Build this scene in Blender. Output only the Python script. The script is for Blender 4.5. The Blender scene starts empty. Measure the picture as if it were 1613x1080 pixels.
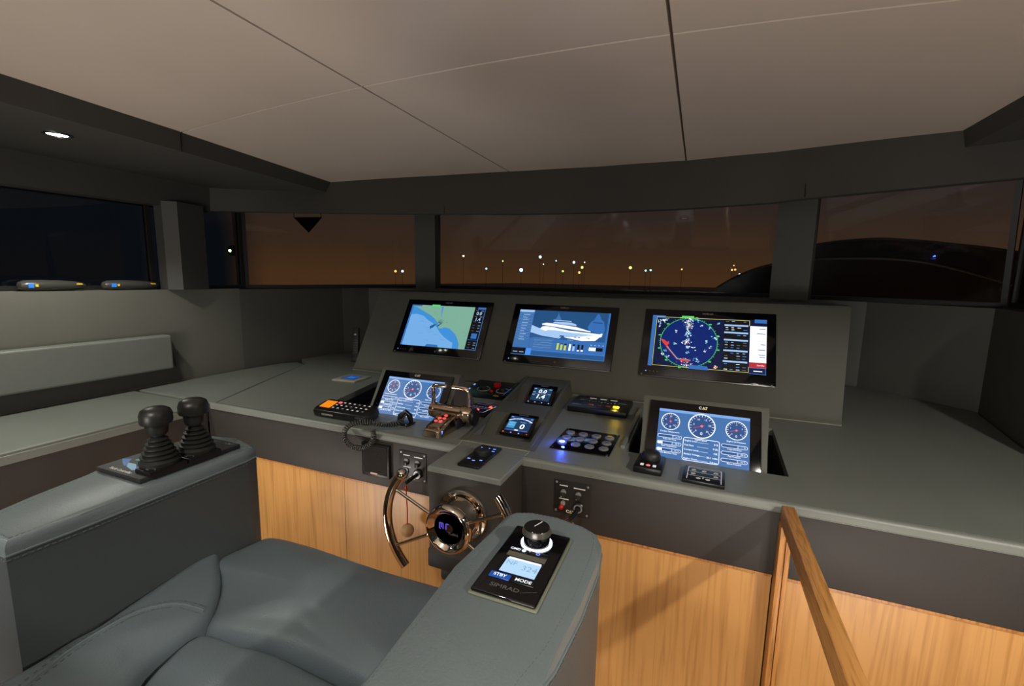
import bpy, bmesh, math, random
from mathutils import Vector, Matrix
from mathutils.geometry import tessellate_polygon
random.seed(4)
PI = math.pi
SC = bpy.context.scene
COL = SC.collection
# ------------------------------------------------------------------ camera, view, world
CF = 716.4; YAW = math.radians(-22.15); PIT = math.radians(-8.11); ROL = math.radians(1.045)
cd = bpy.data.cameras.new('camera'); cam = bpy.data.objects.new('camera', cd); COL.objects.link(cam); SC.camera = cam
fw = Vector((math.sin(YAW)*math.cos(PIT), math.cos(YAW)*math.cos(PIT), math.sin(PIT)))
r0 = Vector((math.cos(YAW), -math.sin(YAW), 0)); u0 = r0.cross(fw)
rr = r0*math.cos(ROL)+u0*math.sin(ROL); uu = -r0*math.sin(ROL)+u0*math.cos(ROL)
cam.matrix_world = Matrix(((rr.x, uu.x, -fw.x, 0), (rr.y, uu.y, -fw.y, 0), (rr.z, uu.z, -fw.z, 1.5), (0, 0, 0, 1)))
cd.sensor_width = 36; cd.lens = 36*CF/1613; cd.clip_start = .02; cd.clip_end = 500
SC.view_settings.view_transform = 'Standard'; SC.view_settings.look = 'None'
SC.view_settings.gamma = 1; SC.view_settings.exposure = 0.12; SC.view_settings.use_curve_mapping = False

def s2l(c):
    o = []
    for v in c[:3]:
        v = v/255
        o.append(v/12.92 if v <= .04045 else ((v+.055)/1.055)**2.4)
    return (o[0], o[1], o[2], 1)
w = bpy.data.worlds.new('night_sky'); SC.world = w; w.use_nodes = True
nt = w.node_tree; N = nt.nodes; L = nt.links
bg = N['Background']
tc = N.new('ShaderNodeTexCoord'); sx = N.new('ShaderNodeSeparateXYZ'); L.new(tc.outputs['Generated'], sx.inputs[0])
rz = N.new('ShaderNodeValToRGB'); L.new(sx.outputs['Z'], rz.inputs[0])         # glow of the town near the horizon
e = rz.color_ramp.elements
e[0].position = 0; e[0].color = s2l((70, 45, 25)); e[1].position = .5; e[1].color = s2l((22, 20, 24))
m1 = e.new(.06); m1.color = s2l((56, 39, 27)); m2 = e.new(.14); m2.color = s2l((46, 36, 32))
rx = N.new('ShaderNodeValToRGB'); L.new(sx.outputs['X'], rx.inputs[0]); rx.color_ramp.interpolation = 'LINEAR'
mm = N.new('ShaderNodeMath'); mm.operation = 'MULTIPLY_ADD'; mm.inputs[1].default_value = .5; mm.inputs[2].default_value = .5
L.new(sx.outputs['X'], mm.inputs[0]); L.new(mm.outputs[0], rx.inputs[0])
e = rx.color_ramp.elements; e[0].position = .095; e[0].color = (0, 0, 0, 1); e[1].position = .115; e[1].color = (1, 1, 1, 1)
mx = N.new('ShaderNodeMix'); mx.data_type = 'RGBA'; L.new(rx.outputs[0], mx.inputs['Factor'])
mx.inputs['A'].default_value = s2l((9, 12, 16)); L.new(rz.outputs[0], mx.inputs['B']); L.new(mx.outputs['Result'], bg.inputs[0])
bg.inputs[1].default_value = 1.0

def lamp(name, kind, loc, power, color, size=.1, aim=None, spot=2.0, blend=.6, shape=None, sy=None):
    d = bpy.data.lights.new(name, kind); d.energy = power; d.color = color
    if kind == 'SPOT': d.spot_size = spot; d.spot_blend = blend; d.shadow_soft_size = size
    elif kind == 'AREA':
        d.size = size
        if sy: d.shape = 'RECTANGLE'; d.size_y = sy
    else: d.shadow_soft_size = size
    o = bpy.data.objects.new(name, d); COL.objects.link(o); o.location = loc
    if aim is not None: o.rotation_euler = (Vector(aim)-Vector(loc)).to_track_quat('-Z', 'Y').to_euler()
    return o
WARM = (1, .93, .82); NEUT = (1, .97, .90)
lamp('downlight_beam_left', 'SPOT', (-2.32, .976, 1.965), 27, (1, .98, .88), .03, (-2.30, 1.0, 0), 2.15, .45)
lamp('downlight_beam_aft_left', 'SPOT', (-2.3, -.3, 1.965), 32, (1, .98, .88), .03, (-2.3, -.3, 0), 2.2, .5)
lamp('downlight_beam_right', 'SPOT', (1.20, .15, 1.965), 95, WARM, .03, (1.0, .6, 0), 2.35, .4)
lamp('downlight_beam_ceiling', 'SPOT', (-.7, -.45, 2.08), 38, NEUT, .04, (-.7, -.3, 0), 2.15, .45)
lamp('fill_light_aft', 'AREA', (-.5, -2.0, 1.35), 15, (1, .94, .88), 1.8, (-.4, 2.0, 1.5), sy=1.0)  # unseen fill added behind the camera to lift console and ceiling
lamp('ceiling_fill_aft', 'AREA', (-.5, -1.4, .9), 42, (1, .94, .88), 1.8, (-.5, .7, 2.1), sy=.5)  # added upward fill for the ceiling, no fixture there
lamp('ceiling_fill_right', 'SPOT', (.75, .30, .1), 36, (1, .93, .86), .15, (.35, 1.2, 2.1), 1.8, .9)  # added floor-level fill, out of view, brightens the ceiling from the right
lamp('ceiling_fill_left', 'SPOT', (-1.7, .40, .1), 40, (1, .93, .86), .15, (-1.1, 1.5, 2.1), 1.8, .9)  # matching added fill on the left, hidden behind the armrest

# ------------------------------------------------------------------ materials
MC = {}
def mat(name, col, rough=.5, metal=0, bump=None, bs=.1, emis=None, es=1, coat=0, spec=.5, vary=0, vscale=6):
    if name in MC: return MC[name]
    m = bpy.data.materials.new(name); m.use_nodes = True; n = m.node_tree.nodes; l = m.node_tree.links
    p = n['Principled BSDF']; p.inputs['Base Color'].default_value = s2l(col); p.inputs['Roughness'].default_value = rough
    p.inputs['Metallic'].default_value = metal; p.inputs['Coat Weight'].default_value = coat; p.inputs['Specular IOR Level'].default_value = spec
    if emis: p.inputs['Emission Color'].default_value = s2l(emis); p.inputs['Emission Strength'].default_value = es
    tcn = n.new('ShaderNodeTexCoord')
    if bump:
        t = n.new('ShaderNodeTexNoise'); t.inputs['Scale'].default_value = bump; t.inputs['Detail'].default_value = 3
        b = n.new('ShaderNodeBump'); b.inputs['Strength'].default_value = bs; b.inputs['Distance'].default_value = .002
        l.new(tcn.outputs['Object'], t.inputs['Vector']); l.new(t.outputs['Fac'], b.inputs['Height']); l.new(b.outputs['Normal'], p.inputs['Normal'])
    if vary:
        t2 = n.new('ShaderNodeTexNoise'); t2.inputs['Scale'].default_value = vscale; t2.inputs['Detail'].default_value = 5
        l.new(tcn.outputs['Object'], t2.inputs['Vector'])
        h = n.new('ShaderNodeHueSaturation'); h.inputs['Color'].default_value = s2l(col)
        k = n.new('ShaderNodeMapRange'); k.inputs[1].default_value = .3; k.inputs[2].default_value = .7
        k.inputs[3].default_value = 1-vary; k.inputs[4].default_value = 1+vary
        l.new(t2.outputs['Fac'], k.inputs[0]); l.new(k.outputs[0], h.inputs['Value']); l.new(h.outputs[0], p.inputs['Base Color'])
    MC[name] = m; return m
def wood(name, c1, c2, rough=.35, sc=(9, 9, .55), grain=1.0):
    m = bpy.data.materials.new(name); m.use_nodes = True; n = m.node_tree.nodes; l = m.node_tree.links; p = n['Principled BSDF']
    t = n.new('ShaderNodeTexCoord'); mp = n.new('ShaderNodeMapping'); mp.inputs['Scale'].default_value = sc
    l.new(t.outputs['Object'], mp.inputs[0])
    a = n.new('ShaderNodeTexNoise'); a.inputs['Scale'].default_value = 1.6; a.inputs['Detail'].default_value = 4; a.inputs['Distortion'].default_value = .7
    l.new(mp.outputs[0], a.inputs['Vector'])
    ml = n.new('ShaderNodeMath'); ml.operation = 'MULTIPLY'; ml.inputs[1].default_value = 9; l.new(a.outputs['Fac'], ml.inputs[0])
    fr = n.new('ShaderNodeMath'); fr.operation = 'PINGPONG'; fr.inputs[1].default_value = .5; l.new(ml.outputs[0], fr.inputs[0])
    b = n.new('ShaderNodeTexNoise'); b.inputs['Scale'].default_value = 14; b.inputs['Detail'].default_value = 6; l.new(mp.outputs[0], b.inputs['Vector'])
    ad = n.new('ShaderNodeMath'); ad.operation = 'MULTIPLY_ADD'; ad.inputs[1].default_value = .9*grain; l.new(fr.outputs[0], ad.inputs[0]); l.new(b.outputs['Fac'], ad.inputs[2])
    r = n.new('ShaderNodeValToRGB'); l.new(ad.outputs[0], r.inputs[0]); r.color_ramp.elements[0].position = .35; r.color_ramp.elements[1].position = .72
    r.color_ramp.elements[0].color = s2l(c1); r.color_ramp.elements[1].color = s2l(c2)
    l.new(r.outputs[0], p.inputs['Base Color']); p.inputs['Roughness'].default_value = rough
    MC[name] = m; return m
def glass(name, tint=(1, 1, 1, 1)):
    m = bpy.data.materials.new(name); m.use_nodes = True; n = m.node_tree.nodes; l = m.node_tree.links
    n.remove(n['Principled BSDF']); o = n['Material Output']
    t = n.new('ShaderNodeBsdfTransparent'); t.inputs[0].default_value = tint
    g = n.new('ShaderNodeBsdfGlossy'); g.inputs['Roughness'].default_value = .01
    f = n.new('ShaderNodeFresnel'); f.inputs[0].default_value = 1.35
    x = n.new('ShaderNodeMixShader'); l.new(f.outputs[0], x.inputs[0]); l.new(t.outputs[0], x.inputs[1]); l.new(g.outputs[0], x.inputs[2]); l.new(x.outputs[0], o.inputs[0])
    MC[name] = m; return m
leather = mat('grey_leather', (114, 118, 112), .42, bump=420, bs=.25, vary=.05)
seatlea = mat('blue_grey_leather', (100, 112, 117), .30, bump=330, bs=.3, vary=.05)
armshade = mat('armrest_leather_shaded', (70, 76, 78), .45, bump=330, bs=.3, vary=.05)  # armrest leather with the shade of the side faces in its colour
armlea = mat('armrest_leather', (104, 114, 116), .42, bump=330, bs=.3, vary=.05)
shadelea = mat('shaded_leather', (52, 48, 45), .6, bump=420, bs=.25, vary=.05)  # housing's grey leather darkened; the fascia's shade is in the colour
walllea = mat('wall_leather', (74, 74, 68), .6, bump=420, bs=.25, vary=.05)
walllit = mat('wall_leather_lit', (98, 98, 90), .55, bump=420, bs=.25, vary=.05)  # wall leather lightened; the light on the left wall is in the colour
housem = mat('housing_leather', (86, 87, 80), .55, bump=420, bs=.25, vary=.05)
headlea = mat('headliner_dark', (52, 51, 47), .65, bump=380, bs=.2, vary=.05)
ceilm = mat('ceiling_panel', (178, 166, 154), .32, bump=200, bs=.03, vary=.02)
seamm = mat('ceiling_groove', (80, 66, 50), .7)
woodp = wood('oak_veneer', (178, 126, 68), (200, 148, 86), .4, (7, 7, .22), .8)
woodr = wood('oak_rail', (150, 98, 48), (196, 140, 78), .4, (14, 1.2, 14), .7)
woodv = wood('oak_post', (134, 84, 40), (186, 128, 66), .4, (16, 16, 1.0), .7)
woodfl = wood('oak_floor', (120, 82, 46), (160, 112, 66), .35, (6, .5, 6))
black = mat('black_plastic', (16, 16, 17), .35)
blackm = mat('black_matte', (20, 20, 20), .6, bump=500, bs=.2)
gloss = mat('black_gloss', (8, 8, 10), .08, coat=.3)
rubber = mat('black_rubber', (30, 30, 28), .5, bump=300, bs=.1)
chrome = mat('polished_steel', (212, 200, 186), .07, 1)
bronze = mat('polished_nickel', (208, 186, 164), .13, 1)
steel = mat('brushed_steel', (150, 150, 150), .3, 1)
silver = mat('silver_print', (150, 150, 150), .4, .4)
white = mat('white_print', (225, 225, 220), .5)
lite = mat('pale_trim', (160, 160, 146), .45)
frame_m = mat('window_gasket', (22, 21, 20), .5)
red = mat('red_plastic', (190, 24, 20), .35)
redcord = mat('red_cord', (170, 36, 28), .7)
cork = mat('cork_ball', (176, 140, 98), .8, bump=120, bs=.6, vary=.15, vscale=60)
brass = mat('brass_ring', (190, 150, 90), .25, 1)
yellow = mat('yellow_print', (230, 190, 40), .5)
capm = mat('button_cap', (150, 152, 152), .35, .35)
glassm = glass('window_glass', (.93, .95, .96, 1))
spkm = mat('speaker_cloth', (44, 38, 34), .8, bump=900, bs=.6)
tanp = mat('hull_dark', (14, 18, 24), .25)
def E_(name, c, s=1.0): return mat('glow_'+name, (0, 0, 0), .4, emis=c, es=s)
EM = dict(
 screenblue=E_('screenblue', (60, 108, 166)), catdark=E_('catdark', (36, 76, 132)), catbar=E_('catbar', (120, 165, 225)), wht=E_('wht', (235, 242, 252), 1.1), pale=E_('pale', (160, 195, 235)),
 grn=E_('grn', (120, 168, 148)), grn2=E_('grn2', (98, 146, 122)), grnl=E_('grnl', (80, 210, 110)), sea=E_('sea', (60, 138, 208)), shal=E_('shal', (112, 168, 222)), navy=E_('navy', (3, 32, 104)), navy2=E_('navy2', (3, 18, 58)),
 blk=E_('blk', (6, 9, 18)), mid=E_('mid', (50, 106, 176)), deep=E_('deep', (28, 76, 124)), deep2=E_('deep2', (36, 84, 136)), skyb=E_('skyb', (70, 140, 235)), yel=E_('yel', (222, 216, 70)), yelg=E_('yelg', (196, 210, 60)),
 redg=E_('redg', (220, 60, 50)), redl=E_('redl', (255, 70, 50), 1.6), dred=E_('dred', (180, 40, 50)), org=E_('org', (245, 140, 24)), cyan=E_('cyan', (110, 220, 225)), lcd=E_('lcd', (180, 214, 244)), lcdd=E_('lcdd', (126, 168, 206)),
 blu=E_('blu', (20, 50, 255), 5), bluw=E_('bluw', (190, 210, 255), 5), amb=E_('amb', (255, 200, 20), 6), slate=E_('slate', (26, 58, 90)), seaw=E_('seaw', (54, 150, 200)), prp=E_('prp', (150, 110, 220)), purp=E_('purp', (84, 66, 190)),
 ring=E_('ring', (225, 232, 255), 3), keyw=E_('keyw', (210, 205, 200)), dim=E_('dim', (110, 112, 116)), bkey=E_('bkey', (120, 150, 255), 1.5), lamp=E_('lamp', (255, 252, 235), 25), stb=E_('stb', (30, 72, 150)), pink=E_('pink', (255, 110, 110), 1.2))

# ------------------------------------------------------------------ mesh helpers
def I4(): return Matrix.Identity(4)
def fr(o, x, y):
    x = Vector(x).normalized(); y = Vector(y); y = (y-x*x.dot(y)).normalized(); z = x.cross(y); o = Vector(o)
    return Matrix(((x.x, y.x, z.x, o.x), (x.y, y.y, z.y, o.y), (x.z, y.z, z.z, o.z), (0, 0, 0, 1)))
class B:
    """collects faces, one material slot per material"""
    def __init__(s, m=None): s.v = []; s.f = []; s.mi = []; s.ms = []; s.cur = m; s.sm = []
    def slot(s, m):
        m = m or s.cur
        if m not in s.ms: s.ms.append(m)
        return s.ms.index(m)
    def add(s, vs, fs, m=None, M=None, smooth=False):
        k = len(s.v); i = s.slot(m)
        s.v += [tuple(M @ Vector(v)) if M else tuple(v) for v in vs]
        for f in fs: s.f.append([k+j for j in f]); s.mi.append(i); s.sm.append(smooth)
        return s
    def box(s, a, b, m=None, M=None, bev=0, seg=2):
        a, b = [min(p, q) for p, q in zip(a, b)], [max(p, q) for p, q in zip(a, b)]
        if bev:
            bm = bmesh.new(); bmesh.ops.create_cube(bm, size=1)
            for v in bm.verts: v.co = Vector([(a[i]+b[i])/2+v.co[i]*(b[i]-a[i]) for i in range(3)])
            bmesh.ops.bevel(bm, geom=bm.edges[:], offset=min(bev, .49*min(b[i]-a[i] for i in range(3))), segments=seg, profile=.5, affect='EDGES')
            bm.verts.ensure_lookup_table()
            s.add([v.co[:] for v in bm.verts], [[v.index for v in f.verts] for f in bm.faces], m, M, True); bm.free(); return s
        vs = [(x, y, z) for x in (a[0], b[0]) for y in (a[1], b[1]) for z in (a[2], b[2])]
        return s.add(vs, [(0, 1, 3, 2), (4, 6, 7, 5), (0, 4, 5, 1), (2, 3, 7, 6), (0, 2, 6, 4), (1, 5, 7, 3)], m, M)
    def prism(s, pts, z0, z1, m=None, M=None, bev=0, seg=3, holes=None, smooth=False):
        """plan polygon (ccw) extruded z0..z1; bev rounds the top rim"""
        if holes:
            loops = [[Vector((x, y, 0)) for x, y in pts]]+[[Vector((x, y, 0)) for x, y in h] for h in holes]
            tri = tessellate_polygon(loops); fl = [p for lp in loops for p in lp]
            s.add([(p.x, p.y, z1) for p in fl], tri, m, M); s.add([(p.x, p.y, z0) for p in fl], [t[::-1] for t in tri], m, M)
            for lp in loops:
                n = len(lp)
                s.add([(p.x, p.y, z) for z in (z0, z1) for p in lp], [(i, (i+1) % n, n+(i+1) % n, n+i) for i in range(n)], m, M)
            return s
        n = len(pts); bm = bmesh.new()
        lo = [bm.verts.new((x, y, z0)) for x, y in pts]; hi = [bm.verts.new((x, y, z1)) for x, y in pts]
        bm.faces.new(lo[::-1]); top = bm.faces.new(hi)
        for i in range(n): bm.faces.new((lo[i], lo[(i+1) % n], hi[(i+1) % n], hi[i]))
        if bev: bmesh.ops.bevel(bm, geom=list(top.edges), offset=bev, segments=seg, profile=.5, affect='EDGES')
        bmesh.ops.recalc_face_normals(bm, faces=bm.faces)
        bm.verts.ensure_lookup_table(); bm.verts.index_update()
        s.add([v.co[:] for v in bm.verts], [[v.index for v in f.verts] for f in bm.faces], m, M, bool(bev) or smooth); bm.free(); return s
    def tube(s, pts, r, m=None, M=None, n=12, closed=False, cap=True):
        P = [Vector(p) for p in pts]; k = len(P); rs = r if isinstance(r, (list, tuple)) else [r]*k
        vs = []; up = None
        for i, p in enumerate(P):
            t = (P[(i+1) % k]-P[i-1]) if closed else (P[min(i+1, k-1)]-P[max(i-1, 0)])
            t.normalize()
            if up is None: up = Vector((0, 0, 1)) if abs(t.z) < .9 else Vector((1, 0, 0))
            a = (up-t*up.dot(t)).normalized(); up = a; b = t.cross(a)
            vs += [p+(a*math.cos(2*PI*j/n)+b*math.sin(2*PI*j/n))*rs[i] for j in range(n)]
        fs = []
        for i in range(k if closed else k-1):
            i2 = (i+1) % k
            fs += [(i*n+j, i*n+(j+1) % n, i2*n+(j+1) % n, i2*n+j) for j in range(n)]
        s.add(vs, fs, m, M, True)
        if cap and not closed: s.add(vs[:n], [list(range(n))[::-1]], m, M); s.add(vs[-n:], [list(range(n))], m, M)
        return s
    def lathe(s, prof, m=None, M=None, n=32, smooth=True, cap=True):
        vs = []; fs = []; k = len(prof)
        for r, z in prof: vs += [(r*math.cos(2*PI*j/n), r*math.sin(2*PI*j/n), z) for j in range(n)]
        for i in range(k-1): fs += [(i*n+j, i*n+(j+1) % n, (i+1)*n+(j+1) % n, (i+1)*n+j) for j in range(n)]
        if cap and prof[0][0] > 1e-6: fs.append(list(range(n))[::-1])
        if cap and prof[-1][0] > 1e-6: fs.append([(k-1)*n+j for j in range(n)])
        return s.add(vs, fs, m, M, smooth)
    def sphere(s, c, r, m=None, M=None, n=16, sc=(1, 1, 1)):
        pr = [(max(r*math.sin(PI*i/n), 1e-5), -r*math.cos(PI*i/n)) for i in range(n+1)]
        T = Matrix.Translation(c) @ Matrix.Diagonal((*sc, 1)); return s.lathe(pr, m, (M or I4()) @ T, 2*n)
    # flat graphics (x right, y up) at height z
    def poly(s, pts, m=None, z=.0003, M=None): 
        if len(pts) > 4:
            v3 = [Vector((x, y, 0)) for x, y in pts]
            return s.add([(x, y, z) for x, y in pts], tessellate_polygon([v3]), m, M)
        return s.add([(x, y, z) for x, y in pts], [list(range(len(pts)))], m, M)
    def rect(s, x0, y0, x1, y1, m=None, z=.0003, M=None): return s.poly([(x0, y0), (x1, y0), (x1, y1), (x0, y1)], m, z, M)
    def ring(s, cx, cy, ra, rb, m=None, z=.0004, a0=0, a1=2*PI, n=40, M=None):
        vs = []; 
        for i in range(n+1):
            a = a0+(a1-a0)*i/n; vs += [(cx+ra*math.cos(a), cy+ra*math.sin(a), z), (cx+rb*math.cos(a), cy+rb*math.sin(a), z)]
        return s.add(vs, [(2*i, 2*i+1, 2*i+3, 2*i+2) for i in range(n)], m, M)
    def line(s, x0, y0, x1, y1, wd, m=None, z=.0004, M=None):
        d = Vector((x1-x0, y1-y0)); 
        if d.length < 1e-9: return s
        d.normalize(); q = Vector((-d.y, d.x))*wd/2
        return s.poly([(x0-q.x, y0-q.y), (x1-q.x, y1-q.y), (x1+q.x, y1+q.y), (x0+q.x, y0+q.y)], m, z, M)
    def rrect(s, x0, y0, x1, y1, wd, m=None, z=.0004, r=None, M=None):
        r = r or (y1-y0)/2*.98; P = []
        for cx, cy, a in ((x1-r, y1-r, 0), (x0+r, y1-r, 90), (x0+r, y0+r, 180), (x1-r, y0+r, 270)):
            for k in range(5): t = math.radians(a+22.5*k); P.append((cx+r*math.cos(t), cy+r*math.sin(t)))
        for i in range(len(P)): s.line(*P[i], *P[(i+1) % len(P)], wd, m, z, M)
        return s
    def text(s, t, x, y, h, m=None, z=.0005, al='CENTER', xs=1, shear=0, M=None, bold=0):
        cu = bpy.data.curves.new('t', 'FONT'); cu.body = t; cu.size = h*1.38; cu.align_x = al; cu.align_y = 'CENTER'; cu.shear = shear; cu.offset = bold*h; cu.resolution_u = 3
        o = bpy.data.objects.new('t', cu); me = o.to_mesh()
        vs = [(v.co.x*xs+x, v.co.y+y, z) for v in me.vertices]; fs = [list(p.vertices) for p in me.polygons]
        o.to_mesh_clear(); bpy.data.objects.remove(o); bpy.data.curves.remove(cu)
        return s.add(vs, fs, m, M)
    def build(s, name, parent=None, **kw):
        me = bpy.data.meshes.new(name); me.from_pydata(s.v, [], s.f)
        for m in s.ms: me.materials.append(m)
        for p, i, sm in zip(me.polygons, s.mi, s.sm): p.material_index = i; p.use_smooth = sm
        me.update()
        bm = bmesh.new(); bm.from_mesh(me); 
        if any(s.sm): bmesh.ops.remove_doubles(bm, verts=bm.verts, dist=1e-6)
        if kw.get('recalc', True): bmesh.ops.recalc_face_normals(bm, faces=bm.faces)
        bm.to_mesh(me); bm.free()
        if any(s.sm): me.set_sharp_from_angle(angle=math.radians(kw.get('angle', 38)))
        o = bpy.data.objects.new(name, me); COL.objects.link(o)
        if parent: o.parent = parent
        if kw.get('label'): o['label'] = kw['label']
        return o
def tag(o, label, cat, group=None, kind=None):
    o['label'] = label; o['category'] = cat
    if group: o['group'] = group
    if kind: o['kind'] = kind
    return o
def thing(name, label, cat, M=None, group=None):
    o = bpy.data.objects.new(name, None); o.empty_display_size = .05; COL.objects.link(o)
    if M is not None: o.matrix_world = M
    return tag(o, label, cat, group)
def struct(o, label=None):
    o['kind'] = 'structure'
    if label: o['label'] = label
    return o
def T(x, y, z): return Matrix.Translation((x, y, z))
def wallpath(lo, hi, t, m, name, label=None, flip=1, sub=1):
    """lo, hi: matching 3D polylines (inner face); thickness t to the outside"""
    lo = [Vector(p) for p in lo]; hi = [Vector(p) for p in hi]; nr = []
    if sub > 1:
        f_ = lambda P: [P[i].lerp(P[i+1], k/sub) for i in range(len(P)-1) for k in range(sub)]+[P[-1]]
        lo = f_(lo); hi = f_(hi)
    n = len(lo)
    for i in range(n):
        d = lo[min(i+1, n-1)]-lo[max(i-1, 0)]; d.z = 0; d.normalize(); nr.append(Vector((-d.y, d.x, 0))*t*flip)
    vs = lo+hi+[a+b for a, b in zip(lo, nr)]+[a+b for a, b in zip(hi, nr)]; fs = []
    for i in range(n-1):
        fs += [(i, i+1, n+i+1, n+i), (2*n+i, 3*n+i, 3*n+i+1, 2*n+i+1), (n+i, n+i+1, 3*n+i+1, 3*n+i), (i, 2*n+i, 2*n+i+1, i+1)]
    fs += [(0, n, 3*n, 2*n), (n-1, 2*n+n-1, 4*n-1, 2*n-1)]
    return struct(B(m).add(vs, fs, smooth=sub > 1).build(name), label)
# point lists shared by walls and countertop
KY, KZ = 1.59, .7          # engine display face plane y = KY + KZ (z-.9)
BACKL = [(-2.66, 2.0), (-2.56, 2.78), (-2.47, 2.98), (-2.19, 3.23), (-1.4, 3.40), (-.64, 3.46), (.1, 3.40), (.905, 3.23), (1.287, 2.83), (1.18, 2.27), (1.14, 1.9)]

# ------------------------------------------------------------------ setting
struct(B(woodfl).box((-3.0, -2.6, -.05), (1.9, 3.6, 0)).build('floor'), 'oak floor of the wheelhouse')
wallpath([(x, y, 0) for x, y in [(-2.66, -2.4), (-2.66, 2.0)]], [(x, y, 1.405) for x, y in [(-2.66, -2.4), (-2.66, 2.0)]], .16, walllit, 'wall_left', 'dark upholstered left wall below the side windows')
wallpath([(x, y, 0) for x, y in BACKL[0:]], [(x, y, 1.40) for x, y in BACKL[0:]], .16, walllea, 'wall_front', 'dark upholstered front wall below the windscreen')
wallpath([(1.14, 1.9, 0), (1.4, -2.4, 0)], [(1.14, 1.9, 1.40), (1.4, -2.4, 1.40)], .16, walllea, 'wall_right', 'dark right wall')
# aft wall with the opening to the saloon left open in its middle
ab = B(walllea); ab.box((-2.9, -2.5, 0), (-1.6, -2.4, 2.3)); ab.box((.6, -2.5, 0), (1.7, -2.4, 2.3)); ab.box((-1.6, -2.5, 1.9), (.6, -2.4, 2.3))
struct(ab.build('wall_back'), 'aft wall with opening')
# headers over the windows
HB = [(-2.66, 1.85), (-2.0, 2.11), (-1.52, 2.27), (-1.37, 2.31), (-.95, 2.43), (-.54, 2.48), (-.1, 2.46), (.27, 2.38), (.383, 2.30), (.947, 2.06), (1.3, 1.86)]
HT = [(-2.66, 1.86, 1.99), (-2.10, 2.235, 2.05), (-1.6, 2.42, 2.085), (-1.45, 2.47, 2.095), (-1.0, 2.58, 2.115), (-.58, 2.63, 2.12), (-.1, 2.60, 2.11), (.27, 2.49, 2.095), (.40, 2.43, 2.085), (.831, 2.205, 2.05), (1.3, 1.95, 1.99)]
wallpath([(x, y, 1.855) for x, y in HB], [(x, y, z+.03) for x, y, z in HT], .05, headlea, 'trim_1', 'dark header band above the windscreen', sub=4)
for k, (i, j) in enumerate([(3, 3), (8, 8)]):
    a = Vector((*HB[i], 1.855)); b = Vector(HT[j]); struct(B(frame_m).tube([a.lerp(b, .03)+Vector((0, -.0008, 0)), b+Vector((0, -.0008, 0))], .0034, n=6).build('trim_%d' % (20+k)), 'thin dark seam in the header band')
wallpath([(-2.66, -2.4, 1.835), (-2.66, 1.86, 1.85)], [(-2.66, -2.4, 1.995), (-2.66, 1.86, 1.995)], .16, headlea, 'trim_2', 'dark band above the left side window')
wallpath([(1.3, 1.86, 1.84), (1.45, -2.4, 1.84)], [(1.3, 1.95, 2.0), (1.45, -2.4, 2.0)], .16, headlea, 'trim_3', 'dark band above the right side window')
# ceiling, cambered, in panels
def cz(x): return 2.05+.07*(1-((x+.64)/1.47)**2)
ED = [(-2.10, 2.235), (-1.6, 2.42), (-1.45, 2.47), (-1.10, 2.555), (-.9, 2.59), (-.58, 2.63), (-.115, 2.605), (.27, 2.49), (.40, 2.43), (.831, 2.205)]
def edy(x):
    for (a, b), (c, d) in zip(ED, ED[1:]):
        if a <= x <= c: return b+(d-b)*(x-a)/(c-a)
    return ED[0][1] if x < ED[0][0] else ED[-1][1]
def xl(y): return -1.87-.23*(y+0.0)/2.235 if y < 2.24 else -2.10
cb = B(ceilm); G = .004
def cpanel(xa, xb, ya, yb):
    n = 12; vs = []; 
    for i in range(n+1):
        for v in (0, 1):
            t = i/n
            y = ya if v == 0 else yb
            A = xa if not callable(xa) else None
            x0 = xa if xa is not None else xl(min(y if y is not None else 2.235, 2.235)); x1 = xb
            x = x0+(x1-x0)*t
            yy = y if y is not None else edy(x)
            vs += [(x, yy, cz(x)), (x, yy, cz(x)+.02)]
    fs = []
    for i in range(n):
        a = 4*i; b = 4*i+4
        fs += [(a, b, b+2, a+2), (a+1, a+3, b+3, b+1), (a, a+1, b+1, b), (a+2, b+2, b+3, a+3)]
    fs += [(0, 2, 3, 1), (4*n, 4*n+1, 4*n+3, 4*n+2)]
    cb.add(vs, fs, smooth=False)
for xa, xb in ((None, -1.075-G), (-1.075+G, -.11-G), (-.11+G, .83)):
    for ya, yb in ((-2.4, -1.1-G), (-1.1+G, .1-G), (.1+G, 1.29-G), (1.29+G, None)):
        cpanel(xa, xb, ya, yb)
struct(cb.build('ceiling'), 'pale cambered ceiling in large panels')
sb = B(seamm); vs = []
for i in range(25):
    x = -2.12+i*(2.97)/24; vs += [(x, -2.4, cz(x)+.012), (x, edy(max(x, -2.1))+.02, cz(x)+.012), (x, -2.4, cz(x)+.05), (x, edy(max(x, -2.1))+.02, cz(x)+.05)]
fs = []
for i in range(24): a = 4*i; b = a+4; fs += [(a, b, b+1, a+1), (a+2, a+3, b+3, b+2), (a, a+2, b+2, b), (a+1, b+1, b+3, a+3)]
fs += [(0, 1, 3, 2), (96, 98, 99, 97)]
struct(sb.add(vs, fs).build('trim_4'), 'brown backing seen in the ceiling grooves')
# soffits outboard of the ceiling, with their drops
def soffit(name, pts, m, lab): return struct(B(m).prism(pts, 1.985, 2.2).build(name), lab)
soffit('trim_5', [(xl(-2.4)-.03, -2.4), (-2.66, -2.4), (-2.66, 1.28), (-1.985, 1.28)][::-1], headlea, 'dark soffit above the left settee, aft panel')
soffit('trim_6', [(-1.99, 1.286), (-2.66, 1.286), (-2.66, 1.88), (-2.10, 2.235)][::-1], headlea, 'dark soffit above the left settee, forward panel')
soffit('trim_7', [(.831, -2.4), (.831, 2.215), (1.3, 1.90), (1.6, -2.4)][::-1], headlea, 'dark soffit above the right side')
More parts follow.
